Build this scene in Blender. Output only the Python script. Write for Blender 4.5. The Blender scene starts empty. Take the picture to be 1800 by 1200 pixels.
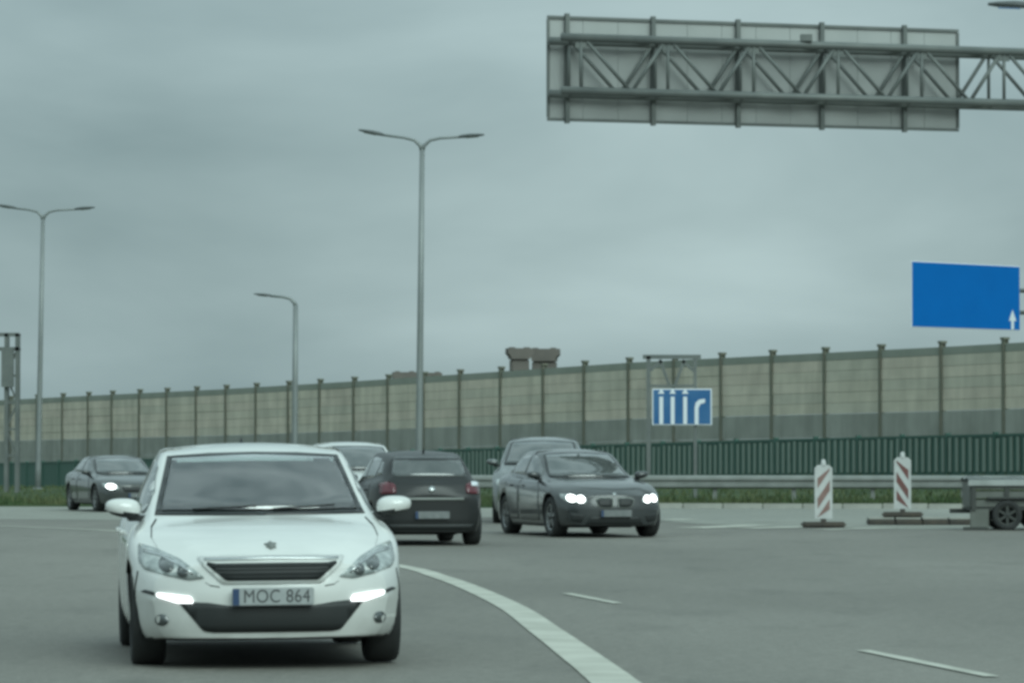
import bpy, bmesh, math, random
from mathutils import Vector, Matrix
from mathutils.bvhtree import BVHTree
import numpy as np

random.seed(7)
scene = bpy.context.scene
COL = scene.collection
PI = math.pi

# ------------------------------------------------------------------ camera
F_PX, CX, HZ, CAM_H = 7000.0, 900.0, 797.0, 1.38      # focal length in photo pixels, principal column, horizon row, eye height
cam_d = bpy.data.cameras.new("camera")
cam_d.sensor_width = 36.0
cam_d.lens = 36.0 * F_PX / 1800.0
cam_d.clip_start, cam_d.clip_end = 0.5, 9000.0
cam = bpy.data.objects.new("camera", cam_d)
COL.objects.link(cam)
cam.location = (0, 0, CAM_H)
cam.rotation_euler = (PI / 2 + math.atan((HZ - 600.0) / F_PX), 0, 0)
scene.camera = cam

# ------------------------------------------------------------------ sky and light
SUN_EL, SUN_ROT = math.radians(36), math.radians(155)     # veiled sun behind the camera, to the right
world = bpy.data.worlds.new("World")
scene.world = world
world.use_nodes = True
wt = world.node_tree
for n in list(wt.nodes):
    wt.nodes.remove(n)
def wn(kind, **kw):
    n = wt.nodes.new(kind)
    for k, v in kw.items():
        setattr(n, k, v)
    return n
w_out = wn("ShaderNodeOutputWorld"); w_bg = wn("ShaderNodeBackground")
w_bg.inputs["Strength"].default_value = 0.1
sky = wn("ShaderNodeTexSky", sky_type='NISHITA', sun_disc=False, sun_elevation=SUN_EL, sun_rotation=SUN_ROT)
sky.air_density, sky.dust_density = 1.0, 3.0
tc = wn("ShaderNodeTexCoord")
mp = wn("ShaderNodeMapping"); mp.inputs["Scale"].default_value = (7.0, 7.0, 19.0); mp.inputs["Location"].default_value = (-6.824, -3.0115, 3.9867)
nz = wn("ShaderNodeTexNoise"); nz.inputs["Scale"].default_value = 1.0; nz.inputs["Detail"].default_value = 5.0
nz.inputs["Roughness"].default_value = 0.46; nz.inputs["Distortion"].default_value = 0.25
cr = wn("ShaderNodeValToRGB")
cr.color_ramp.elements[0].position, cr.color_ramp.elements[0].color = 0.28, (1.89, 2.68, 2.78, 1)
cr.color_ramp.elements[1].position, cr.color_ramp.elements[1].color = 0.72, (3.65, 4.77, 4.83, 1)
sep = wn("ShaderNodeSeparateXYZ")
zen = wn("ShaderNodeMapRange"); zen.interpolation_type = 'SMOOTHSTEP'          # an overcast sky brightens evenly towards the zenith
zen.inputs["From Min"].default_value, zen.inputs["From Max"].default_value = 0.0, 0.75
zen.inputs["To Min"].default_value, zen.inputs["To Max"].default_value = 1.06, 1.95
mul = wn("ShaderNodeVectorMath", operation='SCALE')
mix = wn("ShaderNodeMix", data_type='RGBA'); mix.inputs["Factor"].default_value = 0.93
L = wt.links.new
L(tc.outputs["Generated"], mp.inputs["Vector"]); L(mp.outputs["Vector"], nz.inputs["Vector"])
L(nz.outputs["Fac"], cr.inputs["Fac"]); L(tc.outputs["Generated"], sep.inputs[0]); L(sep.outputs["Z"], zen.inputs["Value"])
L(cr.outputs["Color"], mul.inputs[0]); L(zen.outputs["Result"], mul.inputs["Scale"])
L(sky.outputs["Color"], mix.inputs["A"]); L(mul.outputs["Vector"], mix.inputs["B"])
L(mix.outputs["Result"], w_bg.inputs["Color"]); L(w_bg.outputs["Background"], w_out.inputs["Surface"])

sun_d = bpy.data.lights.new("sun", 'SUN')
sun_d.energy, sun_d.angle, sun_d.color = 1.5, math.radians(40), (0.80, 1.0, 0.95)
sun = bpy.data.objects.new("sun", sun_d); COL.objects.link(sun)
sun.rotation_euler = (PI / 2 - SUN_EL, 0, PI - SUN_ROT)
sun.location = (0, -20, 60)

scene.view_settings.view_transform = 'Standard'
scene.view_settings.look = 'None'
scene.view_settings.exposure, scene.view_settings.gamma = 0.22, 1.0
scene.render.engine = 'CYCLES'
scene.cycles.use_denoising = True
scene.cycles.max_bounces = 6
scene.cycles.transparent_max_bounces = 12
scene.cycles.pixel_filter_type = 'BLACKMAN_HARRIS'
scene.cycles.filter_width = 3.4          # the photograph is a soft video frame

# ------------------------------------------------------------------ helpers
def at(px, py, d):
    """point on the place's grid: photo column, photo row, metres away"""
    return Vector(((px - CX) / F_PX * d, d, CAM_H + (HZ - py) / F_PX * d))
def lerp_tab(tab, x):
    if x <= tab[0][0]:
        (x0, y0), (x1, y1) = tab[0], tab[1]
    elif x >= tab[-1][0]:
        (x0, y0), (x1, y1) = tab[-2], tab[-1]
    else:
        for (x0, y0), (x1, y1) in zip(tab, tab[1:]):
            if x0 <= x <= x1:
                break
    return y0 + (y1 - y0) * (x - x0) / (x1 - x0)

MATS = {}
def mat(name, col, rough=0.6, metal=0.0, spec=0.5, coat=0.0, noise=None, emit=None, estr=0.0, bump=None, coat_rough=0.05, trans=0.0):
    """noise = (scale, second colour, contrast low, high[, detail]); bump = (scale, strength)"""
    if name in MATS:
        return MATS[name]
    m = bpy.data.materials.new(name); m.use_nodes = True
    nt = m.node_tree; b = nt.nodes["Principled BSDF"]
    b.inputs["Base Color"].default_value = (*col, 1)
    b.inputs["Roughness"].default_value = rough
    b.inputs["Metallic"].default_value = metal
    b.inputs["Specular IOR Level"].default_value = spec
    b.inputs["Coat Weight"].default_value = coat
    b.inputs["Coat Roughness"].default_value = coat_rough
    if trans:
        b.inputs["Transmission Weight"].default_value = trans
    if emit:
        b.inputs["Emission Color"].default_value = (*emit, 1); b.inputs["Emission Strength"].default_value = estr
    t = nt.nodes.new("ShaderNodeTexCoord")
    if noise:
        n = nt.nodes.new("ShaderNodeTexNoise"); n.inputs["Scale"].default_value = noise[0]
        n.inputs["Detail"].default_value = noise[4] if len(noise) > 4 else 5
        r = nt.nodes.new("ShaderNodeValToRGB")
        r.color_ramp.elements[0].position, r.color_ramp.elements[0].color = noise[2], (*col, 1)
        r.color_ramp.elements[1].position, r.color_ramp.elements[1].color = noise[3], (*noise[1], 1)
        nt.links.new(t.outputs["Object"], n.inputs["Vector"]); nt.links.new(n.outputs["Fac"], r.inputs["Fac"])
        nt.links.new(r.outputs["Color"], b.inputs["Base Color"])
    if bump:
        n2 = nt.nodes.new("ShaderNodeTexNoise"); n2.inputs["Scale"].default_value = bump[0]; n2.inputs["Detail"].default_value = 6
        bp = nt.nodes.new("ShaderNodeBump"); bp.inputs["Strength"].default_value = bump[1]; bp.inputs["Distance"].default_value = 0.02
        nt.links.new(t.outputs["Object"], n2.inputs["Vector"]); nt.links.new(n2.outputs["Fac"], bp.inputs["Height"])
        nt.links.new(bp.outputs["Normal"], b.inputs["Normal"])
    MATS[name] = m
    return m

def link(name, me, material=None, parent=None, smooth=False):
    o = bpy.data.objects.new(name, me); COL.objects.link(o)
    if material is not None:
        if not me.materials:
            for x in (material if isinstance(material, (list, tuple)) else [material]):
                me.materials.append(x)
    if parent is not None:
        o.parent = parent
    if smooth:
        for p in me.polygons:
            p.use_smooth = True
    return o
def bm_obj(name, bm, material, parent=None, smooth=False):
    bmesh.ops.recalc_face_normals(bm, faces=bm.faces[:])
    me = bpy.data.meshes.new(name); bm.to_mesh(me); bm.free()
    return link(name, me, material, parent, smooth)
def py_obj(name, verts, faces, material, parent=None, smooth=False):
    me = bpy.data.meshes.new(name); me.from_pydata([tuple(v) for v in verts], [], faces); me.update()
    return link(name, me, material, parent, smooth)
def thing(name, label, cat, loc=(0, 0, 0), rz=0.0, group=None):
    o = bpy.data.objects.new(name, None); COL.objects.link(o)
    o.location = loc; o.rotation_euler = (0, 0, rz); o.empty_display_size = 0.3
    return tag(o, label, cat, group)
def tag(o, label, cat, group=None):
    o["label"] = label; o["category"] = cat
    if group:
        o["group"] = group
    return o
def structure(o):
    o["kind"] = "structure"; return o
def copy_tree(o, parent=None):
    c = o.copy(); COL.objects.link(c); c.parent = parent
    for ch in list(o.children):
        copy_tree(ch, c)
    return c

def add_box(bm, c, s, rot=None, bevel=0.0):
    r = bmesh.ops.create_cube(bm, size=1.0)
    vs = r["verts"]
    M = Matrix.Translation(Vector(c)) @ (rot.to_4x4() if rot is not None else Matrix.Identity(4)) @ Matrix.Diagonal((s[0], s[1], s[2], 1))
    bmesh.ops.transform(bm, matrix=M, verts=vs)
    if bevel > 0:
        es = list({e for v in vs for e in v.link_edges})
        bmesh.ops.bevel(bm, geom=es, offset=bevel, segments=2, affect='EDGES', clamp_overlap=True)
def box(name, c, s, material, parent=None, rot=None, bevel=0.0):
    bm = bmesh.new(); add_box(bm, c, s, rot, bevel); return bm_obj(name, bm, material, parent)
def add_tube(bm, pts, radii, n=10, cap=True):
    pts = [Vector(p) for p in pts]
    if not isinstance(radii, (list, tuple)):
        radii = [radii] * len(pts)
    rings = []
    up = Vector((0.0123, 0.031, 1)).normalized()
    for i, p in enumerate(pts):
        a = pts[max(0, i - 1)]; b = pts[min(len(pts) - 1, i + 1)]
        t = (b - a).normalized()
        ref = up if abs(t.dot(up)) < 0.95 else Vector((1, 0.02, 0))
        x = t.cross(ref).normalized(); y = t.cross(x).normalized()
        rings.append([bm.verts.new(p + (x * math.cos(2 * PI * k / n) + y * math.sin(2 * PI * k / n)) * radii[i]) for k in range(n)])
    for A, B in zip(rings, rings[1:]):
        for k in range(n):
            bm.faces.new((A[k], A[(k + 1) % n], B[(k + 1) % n], B[k]))
    if cap:
        bm.faces.new(rings[0]); bm.faces.new(rings[-1])
def tube(name, pts, radii, material, parent=None, n=10, smooth=True):
    bm = bmesh.new(); add_tube(bm, pts, radii, n); return bm_obj(name, bm, material, parent, smooth)
def bar(name, a, b, w, h, material, parent=None):
    """rectangular bar from a to b"""
    a, b = Vector(a), Vector(b); d = b - a
    rot = d.to_track_quat('X', 'Z').to_matrix()
    return box(name, (a + b) / 2, (d.length, w, h), material, parent, rot)
def lathe(bm, prof, n=32, axis='X'):
    """prof: (radius, offset along axis)"""
    rings = []
    for r, o in prof:
        ring = []
        for k in range(n):
            a = 2 * PI * k / n
            v = (o, r * math.cos(a), r * math.sin(a)) if axis == 'X' else (r * math.cos(a), r * math.sin(a), o)
            ring.append(bm.verts.new(v))
        rings.append(ring)
    for A, B in zip(rings, rings[1:]):
        for k in range(n):
            bm.faces.new((A[k], A[(k + 1) % n], B[(k + 1) % n], B[k]))
    return rings
def text_obj(name, body, size, material, parent, matrix, depth=0.002, align='CENTER', sx=1.0):
    cu = bpy.data.curves.new(name, 'FONT'); cu.body = body; cu.size = size
    cu.align_x = align; cu.align_y = 'CENTER'; cu.extrude = depth; cu.space_character = 1.05
    tmp = bpy.data.objects.new(name + "_tmp", cu); COL.objects.link(tmp)
    bpy.context.view_layer.update()
    me = bpy.data.meshes.new_from_object(tmp.evaluated_get(bpy.context.evaluated_depsgraph_get()))
    bpy.data.objects.remove(tmp); bpy.data.curves.remove(cu)
    me.transform(matrix @ Matrix.Diagonal((sx, 1, 1, 1)))
    me.name = name; me.materials.clear()
    return link(name, me, material, parent)

# ------------------------------------------------------------------ materials
def asphalt(name, c0, c1, c2, rough=0.75):
    m = mat(name, c0, rough=rough, spec=0.4)
    nt = m.node_tree; b = nt.nodes["Principled BSDF"]
    t = nt.nodes.new("ShaderNodeTexCoord")
    big = nt.nodes.new("ShaderNodeTexNoise"); big.inputs["Scale"].default_value = 0.16; big.inputs["Detail"].default_value = 4
    mpn = nt.nodes.new("ShaderNodeMapping"); mpn.inputs["Scale"].default_value = (1.0, 0.35, 1.0); mpn.inputs["Rotation"].default_value = (0, 0, 0.2)
    r1 = nt.nodes.new("ShaderNodeValToRGB")
    r1.color_ramp.elements[0].position, r1.color_ramp.elements[0].color = 0.35, (*c0, 1)
    r1.color_ramp.elements[1].position, r1.color_ramp.elements[1].color = 0.68, (*c1, 1)
    fine = nt.nodes.new("ShaderNodeTexNoise"); fine.inputs["Scale"].default_value = 45.0; fine.inputs["Detail"].default_value = 4
    r2 = nt.nodes.new("ShaderNodeValToRGB")
    r2.color_ramp.elements[0].position, r2.color_ramp.elements[0].color = 0.3, (0.72, 0.72, 0.72, 1)
    r2.color_ramp.elements[1].position, r2.color_ramp.elements[1].color = 0.7, (1.25, 1.25, 1.25, 1)
    mx = nt.nodes.new("ShaderNodeMix"); mx.data_type = 'RGBA'; mx.blend_type = 'MULTIPLY'; mx.inputs["Factor"].default_value = 0.8
    # worn streaks and tar patches
    st = nt.nodes.new("ShaderNodeTexNoise"); st.inputs["Scale"].default_value = 1.1; st.inputs["Detail"].default_value = 6
    r3 = nt.nodes.new("ShaderNodeValToRGB")
    r3.color_ramp.elements[0].position, r3.color_ramp.elements[0].color = 0.55, (0, 0, 0, 1)
    r3.color_ramp.elements[1].position, r3.color_ramp.elements[1].color = 0.78, (0.8, 0.8, 0.8, 1)
    mx2 = nt.nodes.new("ShaderNodeMix"); mx2.data_type = 'RGBA'; mx2.inputs["B"].default_value = (*c2, 1)
    bp = nt.nodes.new("ShaderNodeBump"); bp.inputs["Strength"].default_value = 0.35; bp.inputs["Distance"].default_value = 0.01
    gr_ = nt.nodes.new("ShaderNodeTexNoise"); gr_.inputs["Scale"].default_value = 9.0; gr_.inputs["Detail"].default_value = 8; gr_.inputs["Roughness"].default_value = 0.75
    r4 = nt.nodes.new("ShaderNodeValToRGB")
    r4.color_ramp.elements[0].position, r4.color_ramp.elements[0].color = 0.36, (0.80, 0.80, 0.80, 1)
    r4.color_ramp.elements[1].position, r4.color_ramp.elements[1].color = 0.64, (1.20, 1.20, 1.20, 1)
    mx4 = nt.nodes.new("ShaderNodeMix"); mx4.data_type = 'RGBA'; mx4.blend_type = 'MULTIPLY'; mx4.inputs["Factor"].default_value = 1.0
    l = nt.links.new
    l(t.outputs["Object"], gr_.inputs["Vector"]); l(gr_.outputs["Fac"], r4.inputs["Fac"]); l(r4.outputs["Color"], mx4.inputs["B"])
    l(t.outputs["Object"], mpn.inputs["Vector"]); l(mpn.outputs["Vector"], big.inputs["Vector"]); l(mpn.outputs["Vector"], st.inputs["Vector"])
    l(t.outputs["Object"], fine.inputs["Vector"]); l(big.outputs["Fac"], r1.inputs["Fac"]); l(fine.outputs["Fac"], r2.inputs["Fac"])
    l(r1.outputs["Color"], mx.inputs["A"]); l(r2.outputs["Color"], mx.inputs["B"]); l(st.outputs["Fac"], r3.inputs["Fac"])
    l(mx.outputs["Result"], mx2.inputs["A"]); l(r3.outputs["Color"], mx2.inputs["Factor"]); l(mx2.outputs["Result"], mx4.inputs["A"]); l(mx4.outputs["Result"], b.inputs["Base Color"])
    l(fine.outputs["Fac"], bp.inputs["Height"]); l(bp.outputs["Normal"], b.inputs["Normal"])
    return m
M_ASPH = asphalt("asphalt", (0.152, 0.147, 0.129), (0.222, 0.213, 0.189), (0.124, 0.121, 0.107))
M_ASPH2 = asphalt("pale_asphalt", (0.225, 0.228, 0.20), (0.285, 0.288, 0.255), (0.18, 0.184, 0.16))
M_LINE = mat("road_paint", (0.40, 0.40, 0.345), 0.7, noise=(1.6, (0.53, 0.53, 0.465), 0.35, 0.65, 8), bump=(30, 0.3))
M_GRASS = mat("grass", (0.035, 0.06, 0.03), 0.9, spec=0.1, noise=(0.35, (0.075, 0.10, 0.05), 0.35, 0.65, 6), bump=(6, 1.0))
M_BLADE = mat("grass_blade", (0.05, 0.085, 0.035), 0.8, spec=0.2, noise=(0.8, (0.11, 0.125, 0.06), 0.35, 0.65))
M_EARTH = mat("earth", (0.06, 0.075, 0.045), 0.95, spec=0.1, noise=(0.05, (0.09, 0.09, 0.06), 0.3, 0.7))
M_CONC = mat("concrete", (0.26, 0.272, 0.245), 0.85, noise=(0.7, (0.33, 0.34, 0.31), 0.35, 0.7, 7), bump=(12, 0.3))
M_KERB = mat("kerb_concrete", (0.30, 0.30, 0.27), 0.85, noise=(2.0, (0.40, 0.40, 0.36), 0.35, 0.7, 7), bump=(15, 0.4))
M_BOARD = [mat("noise_board_%d" % i, c, 0.85, noise=(0.9, tuple(v * 1.25 for v in c), 0.3, 0.72, 6), bump=(8, 0.3))
           for i, c in enumerate([(0.49, 0.455, 0.375), (0.52, 0.475, 0.395), (0.465, 0.44, 0.368), (0.505, 0.455, 0.38)])]
for _m in M_BOARD + [M_CONC]:
    _t = _m.node_tree; _b = _t.nodes["Principled BSDF"]; _s = _b.inputs["Base Color"].links[0].from_socket
    _c = _t.nodes.new("ShaderNodeTexCoord"); _p = _t.nodes.new("ShaderNodeMapping"); _p.inputs["Scale"].default_value = (1.4, 1.4, 0.22)
    _n = _t.nodes.new("ShaderNodeTexNoise"); _n.inputs["Scale"].default_value = 1.0; _n.inputs["Detail"].default_value = 6
    _r = _t.nodes.new("ShaderNodeValToRGB"); _r.color_ramp.elements[0].position = 0.34; _r.color_ramp.elements[0].color = (0.87, 0.875, 0.87, 1); _r.color_ramp.elements[1].position = 0.6; _r.color_ramp.elements[1].color = (1.06, 1.06, 1.06, 1)
    _x = _t.nodes.new("ShaderNodeMix"); _x.data_type = 'RGBA'; _x.blend_type = 'MULTIPLY'; _x.inputs["Factor"].default_value = 1.0
    _t.links.new(_c.outputs["Object"], _p.inputs["Vector"]); _t.links.new(_p.outputs["Vector"], _n.inputs["Vector"]); _t.links.new(_n.outputs["Fac"], _r.inputs["Fac"])
    _t.links.new(_s, _x.inputs["A"]); _t.links.new(_r.outputs["Color"], _x.inputs["B"]); _t.links.new(_x.outputs["Result"], _b.inputs["Base Color"])
M_BOARDG = mat("noise_board_green", (0.25, 0.275, 0.235), 0.8, noise=(0.9, (0.29, 0.31, 0.27), 0.35, 0.7))
M_POST = mat("barrier_post", (0.14, 0.15, 0.115), 0.7, noise=(3, (0.17, 0.16, 0.125), 0.4, 0.7))
M_FENCE = mat("green_panel", (0.045, 0.112, 0.088), 0.6, noise=(0.4, (0.055, 0.125, 0.10), 0.35, 0.65))
M_SLAT = mat("fence_slat", (0.21, 0.27, 0.235), 0.6)
M_GALV = mat("galvanised_steel", (0.20, 0.215, 0.20), 0.55, metal=0.2, noise=(3, (0.26, 0.275, 0.26), 0.35, 0.7))
M_STEEL = mat("gantry_steel", (0.125, 0.14, 0.135), 0.55, metal=0.2, noise=(2, (0.165, 0.18, 0.17), 0.35, 0.7))
M_SIGNBACK = mat("sign_back_aluminium", (0.37, 0.385, 0.375), 0.6, metal=0.1, noise=(0.8, (0.43, 0.445, 0.435), 0.35, 0.7))
M_POLE = mat("lamp_pole", (0.22, 0.24, 0.24), 0.5, metal=0.3, noise=(1, (0.27, 0.29, 0.285), 0.35, 0.7))
M_LAMPHEAD = mat("lamp_head", (0.07, 0.08, 0.08), 0.5)
M_BLUE = mat("sign_blue", (0.0015, 0.128, 0.43), 0.6, spec=0.1, noise=(1.2, (0.0015, 0.138, 0.46), 0.35, 0.7))
M_BLUE2 = mat("sign_blue_faded", (0.03, 0.12, 0.28), 0.6, spec=0.2, noise=(2.0, (0.05, 0.15, 0.31), 0.35, 0.7))
M_WHITE = mat("sign_white", (0.70, 0.74, 0.78), 0.5)
M_RED = mat("board_red", (0.17, 0.055, 0.05), 0.6, noise=(6, (0.14, 0.075, 0.065), 0.35, 0.7))
M_REDF = mat("board_red_faded", (0.20, 0.115, 0.10), 0.6, noise=(6, (0.25, 0.16, 0.14), 0.35, 0.7))
M_BWHITE = mat("board_white", (0.44, 0.45, 0.44), 0.55, noise=(5, (0.54, 0.55, 0.54), 0.35, 0.7))
M_RUBBER = mat("rubber", (0.055, 0.05, 0.045), 0.85, noise=(6, (0.09, 0.075, 0.06), 0.35, 0.7))
M_PIER = mat("pier_concrete", (0.19, 0.17, 0.15), 0.9, noise=(0.3, (0.13, 0.12, 0.11), 0.35, 0.7))
M_TYRE = mat("tyre", (0.018, 0.02, 0.02), 0.8, noise=(5, (0.032, 0.034, 0.033), 0.35, 0.7))
M_RIM = mat("alloy", (0.32, 0.33, 0.33), 0.35, metal=0.8)
M_PLASTIC = mat("black_plastic", (0.018, 0.021, 0.021), 0.55)
M_WELL = mat("wheel_well", (0.012, 0.013, 0.013), 0.95, spec=0.1)
M_CHROME = mat("chrome", (0.55, 0.57, 0.57), 0.2, metal=0.9)
M_GLASS = mat("tinted_glass", (0.045, 0.054, 0.053), 0.06, spec=1.0, coat=0.8, noise=(1.3, (0.075, 0.085, 0.084), 0.4, 0.66, 2))
M_GLASSE = mat("glass_border", (0.012, 0.015, 0.015), 0.25, spec=0.5)
M_LENS = mat("lamp_lens", (0.21, 0.24, 0.235), 0.12, spec=0.7, coat=0.8, noise=(9, (0.40, 0.44, 0.43), 0.42, 0.62, 3))
M_LENSD = mat("lamp_inner", (0.06, 0.07, 0.07), 0.2, spec=0.7, coat=0.6)
M_LED = mat("lit_lamp", (0.9, 0.95, 0.95), 0.3, emit=(0.95, 1.0, 1.0), estr=1.6)
M_LEDB = mat("lit_headlamp", (0.9, 0.95, 0.95), 0.3, emit=(0.93, 1.0, 0.99), estr=4.0)
M_TAIL = mat("tail_lamp", (0.075, 0.008, 0.015), 0.2, coat=0.6, noise=(14, (0.12, 0.02, 0.03), 0.4, 0.6))
M_PLATE2 = mat("plate_grey", (0.15, 0.165, 0.165), 0.6, noise=(12, (0.20, 0.21, 0.21), 0.35, 0.7))
M_PLATE = mat("plate_white", (0.30, 0.32, 0.32), 0.5, noise=(12, (0.36, 0.38, 0.38), 0.35, 0.7))
M_INK = mat("plate_ink", (0.06, 0.065, 0.065), 0.6)
M_BAND = mat("plate_blue", (0.02, 0.05, 0.12), 0.6)
M_CABIN = mat("cabin_lining", (0.36, 0.37, 0.36), 0.9)
M_SEAT = mat("seat_cloth", (0.07, 0.074, 0.074), 0.9)
M_CLEAR = bpy.data.materials.new("windscreen_glass"); M_CLEAR.use_nodes = True
_nt = M_CLEAR.node_tree; _nt.nodes.remove(_nt.nodes["Principled BSDF"])
_tr = _nt.nodes.new("ShaderNodeBsdfTransparent"); _tr.inputs["Color"].default_value = (0.78, 0.86, 0.83, 1)
_gl = _nt.nodes.new("ShaderNodeBsdfGlossy"); _gl.inputs["Roughness"].default_value = 0.04; _gl.inputs["Color"].default_value = (1, 1, 1, 1)
_fr = _nt.nodes.new("ShaderNodeFresnel"); _fr.inputs["IOR"].default_value = 2.75
_mx = _nt.nodes.new("ShaderNodeMixShader")
_nt.links.new(_fr.outputs[0], _mx.inputs[0]); _nt.links.new(_tr.outputs[0], _mx.inputs[1]); _nt.links.new(_gl.outputs[0], _mx.inputs[2])
_nt.links.new(_mx.outputs[0], _nt.nodes["Material Output"].inputs["Surface"])
def paint(name, c, rough=0.32, flake=1.0):
    return mat(name, c, rough, spec=0.5, coat=0.9, noise=(2.2, tuple(v * 0.93 for v in c), 0.4, 0.7, 4), coat_rough=0.06)
P_WHITE = paint("white_paint", (0.68, 0.69, 0.665))
def road_dirt(m):
    nt = m.node_tree; b = nt.nodes["Principled BSDF"]; src = b.inputs["Base Color"].links[0].from_socket
    t = nt.nodes.new("ShaderNodeTexCoord"); sp_ = nt.nodes.new("ShaderNodeSeparateXYZ"); mr = nt.nodes.new("ShaderNodeMapRange")
    mr.inputs["From Min"].default_value, mr.inputs["From Max"].default_value, mr.inputs["To Min"].default_value, mr.inputs["To Max"].default_value = 0.15, 0.62, 0.75, 0.0
    no = nt.nodes.new("ShaderNodeTexNoise"); no.inputs["Scale"].default_value = 7.0; no.inputs["Detail"].default_value = 7
    mu = nt.nodes.new("ShaderNodeMath"); mu.operation = 'MULTIPLY'
    mx = nt.nodes.new("ShaderNodeMix"); mx.data_type = 'RGBA'; mx.inputs["B"].default_value = (0.30, 0.295, 0.27, 1)
    l = nt.links.new
    l(t.outputs["Object"], sp_.inputs[0]); l(sp_.outputs["Z"], mr.inputs["Value"]); l(t.outputs["Object"], no.inputs["Vector"])
    l(mr.outputs["Result"], mu.inputs[0]); l(no.outputs["Fac"], mu.inputs[1]); l(mu.outputs[0], mx.inputs["Factor"]); l(src, mx.inputs["A"]); l(mx.outputs["Result"], b.inputs["Base Color"])
road_dirt(P_WHITE)
P_GREY = mat("dark_grey_paint", (0.032, 0.037, 0.038), 0.38, metal=0.1, spec=0.5, coat=0.9, coat_rough=0.1)
P_BLACK = mat("black_paint", (0.012, 0.014, 0.014), 0.45, spec=0.4, coat=0.3, coat_rough=0.25)
P_CHAR = mat("charcoal_paint", (0.045, 0.052, 0.05), 0.35, metal=0.2, spec=0.5, coat=0.9)
P_SILVER = mat("silver_grey_paint", (0.115, 0.13, 0.127), 0.32, metal=0.4, coat=0.9)

# ------------------------------------------------------------------ lines the place is laid out along
def fence_line(px):                       # green fence: far on the left, near on the right
    d = F_PX / min(74.0, max(27.0, 36.0 + (px - 50) * 0.01629))
    base = lerp_tab([(-700, 862), (50, 855), (860, 846), (1400, 840), (1800, 838), (2600, 834)], px)
    return at(px, base, d)
def barrier_line(px):                     # noise barrier on the ramp behind it: foot of the boards
    d = F_PX * 2.6 / max(52.0, 72.5 + 0.0247 * px)
    y = lerp_tab([(-700, 786), (0, 775), (110, 772), (397, 765), (622, 757), (880, 746), (1105, 736), (1655, 722), (1900, 714), (2600, 696)], px)
    return at(px, y, d)
def edge_line(px):                        # far edge of the carriageway
    d = lerp_tab([(-2500, 140), (-900, 115), (0, 104), (850, 101.5), (1800, 100), (3400, 92)], px)
    return Vector(((px - CX) / F_PX * d, d, 0))

# ------------------------------------------------------------------ ground, road
R = 5000.0
verts = [(R * math.cos(2 * PI * k / 48), R * math.sin(2 * PI * k / 48), -0.5) for k in range(48)]
structure(py_obj("ground", verts, [tuple(range(48))], M_EARTH))

cols = [-2400 + 60 * i for i in range(98)]
E = [edge_line(p) for p in cols]
n = len(cols)
verts = [(e.x, e.y, 0) for e in E] + [(e.x * (1 if abs(e.x) < 30 else 1.2) * 1.15, -40, 0) for e in E]
road = structure(py_obj("road", verts, [(i, i + 1, n + i + 1, n + i) for i in range(n - 1)], M_ASPH))
verge_rows = []
for p, e in zip(cols, E):
    f = fence_line(p); b = barrier_line(p)
    g = Vector((b.x, b.y, 0.55))
    row = [e + Vector((0, 0, -0.12)), e + Vector((0, 0.02, 0.05)), e.lerp(f, 0.18) + Vector((0, 0, 0.03)), e.lerp(f, 0.6) + Vector((0, 0, 0.05)),
           f + Vector((0, -0.5, -0.02)), f + Vector((0, 1.0, 0.0)), f.lerp(g, 0.5), g, g + Vector((4, 14, 0.1)), g + Vector((12, 60, -1.3))]
    verge_rows.append(row)
m_ = len(verge_rows[0])
verts = [v for r_ in verge_rows for v in r_]
faces = [(i * m_ + j, (i + 1) * m_ + j, (i + 1) * m_ + j + 1, i * m_ + j + 1) for i in range(n - 1) for j in range(m_ - 1)]
structure(py_obj("verge", verts, faces, M_GRASS, smooth=True))

def catmull(pts, k=8):
    out = []
    P = [pts[0] * 2 - pts[1]] + pts + [pts[-1] * 2 - pts[-2]]
    for i in range(1, len(P) - 2):
        a, b, c, d = P[i - 1:i + 3]
        for s in range(k):
            t = s / k
            out.append(0.5 * (2 * b + (c - a) * t + (2 * a - 5 * b + 4 * c - d) * t * t + (3 * b - a - 3 * c + d) * t ** 3))
    out.append(pts[-1]); return out
def ribbon(name, pts, w, z, material, parent, wob=0.0):
    L_, R_ = [], []
    for i, p in enumerate(pts):
        t = (pts[min(i + 1, len(pts) - 1)] - pts[max(i - 1, 0)]).normalized()
        nn = Vector((-t.y, t.x, 0)); ww = (w(p) if callable(w) else w) * (1 + random.uniform(-wob, wob))
        L_.append(Vector((p.x, p.y, z)) + nn * ww / 2); R_.append(Vector((p.x, p.y, z)) - nn * ww / 2)
    k = len(pts)
    return py_obj(name, L_ + R_, [(i, i + 1, k + i + 1, k + i) for i in range(k - 1)], material, parent)
def gp(px, py):                           # a point of the flat road
    d = F_PX * CAM_H / (py - HZ)
    return Vector(((px - CX) / F_PX * d, d, 0))
# paler far carriageway beyond the curved edge line
line_pts = [Vector((1.05, 10.5, 0)), Vector((0.90, 17, 0)), gp(1082, 1200), gp(1013, 1147), gp(958, 1107), gp(902, 1068), gp(830, 1034), gp(772, 1013), gp(705, 995), gp(520, 965), gp(340, 946), gp(200, 933), gp(60, 927), gp(-80, 922.5), gp(-300, 917), gp(-700, 911)]
curve = catmull(line_pts, 10)
ribbon("edge_line", curve, lambda p_: 0.31 - 0.10 * min(1.0, max(0.0, (p_.y - 22) / 25)), 0.008, M_LINE, road, 0.012)
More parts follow.
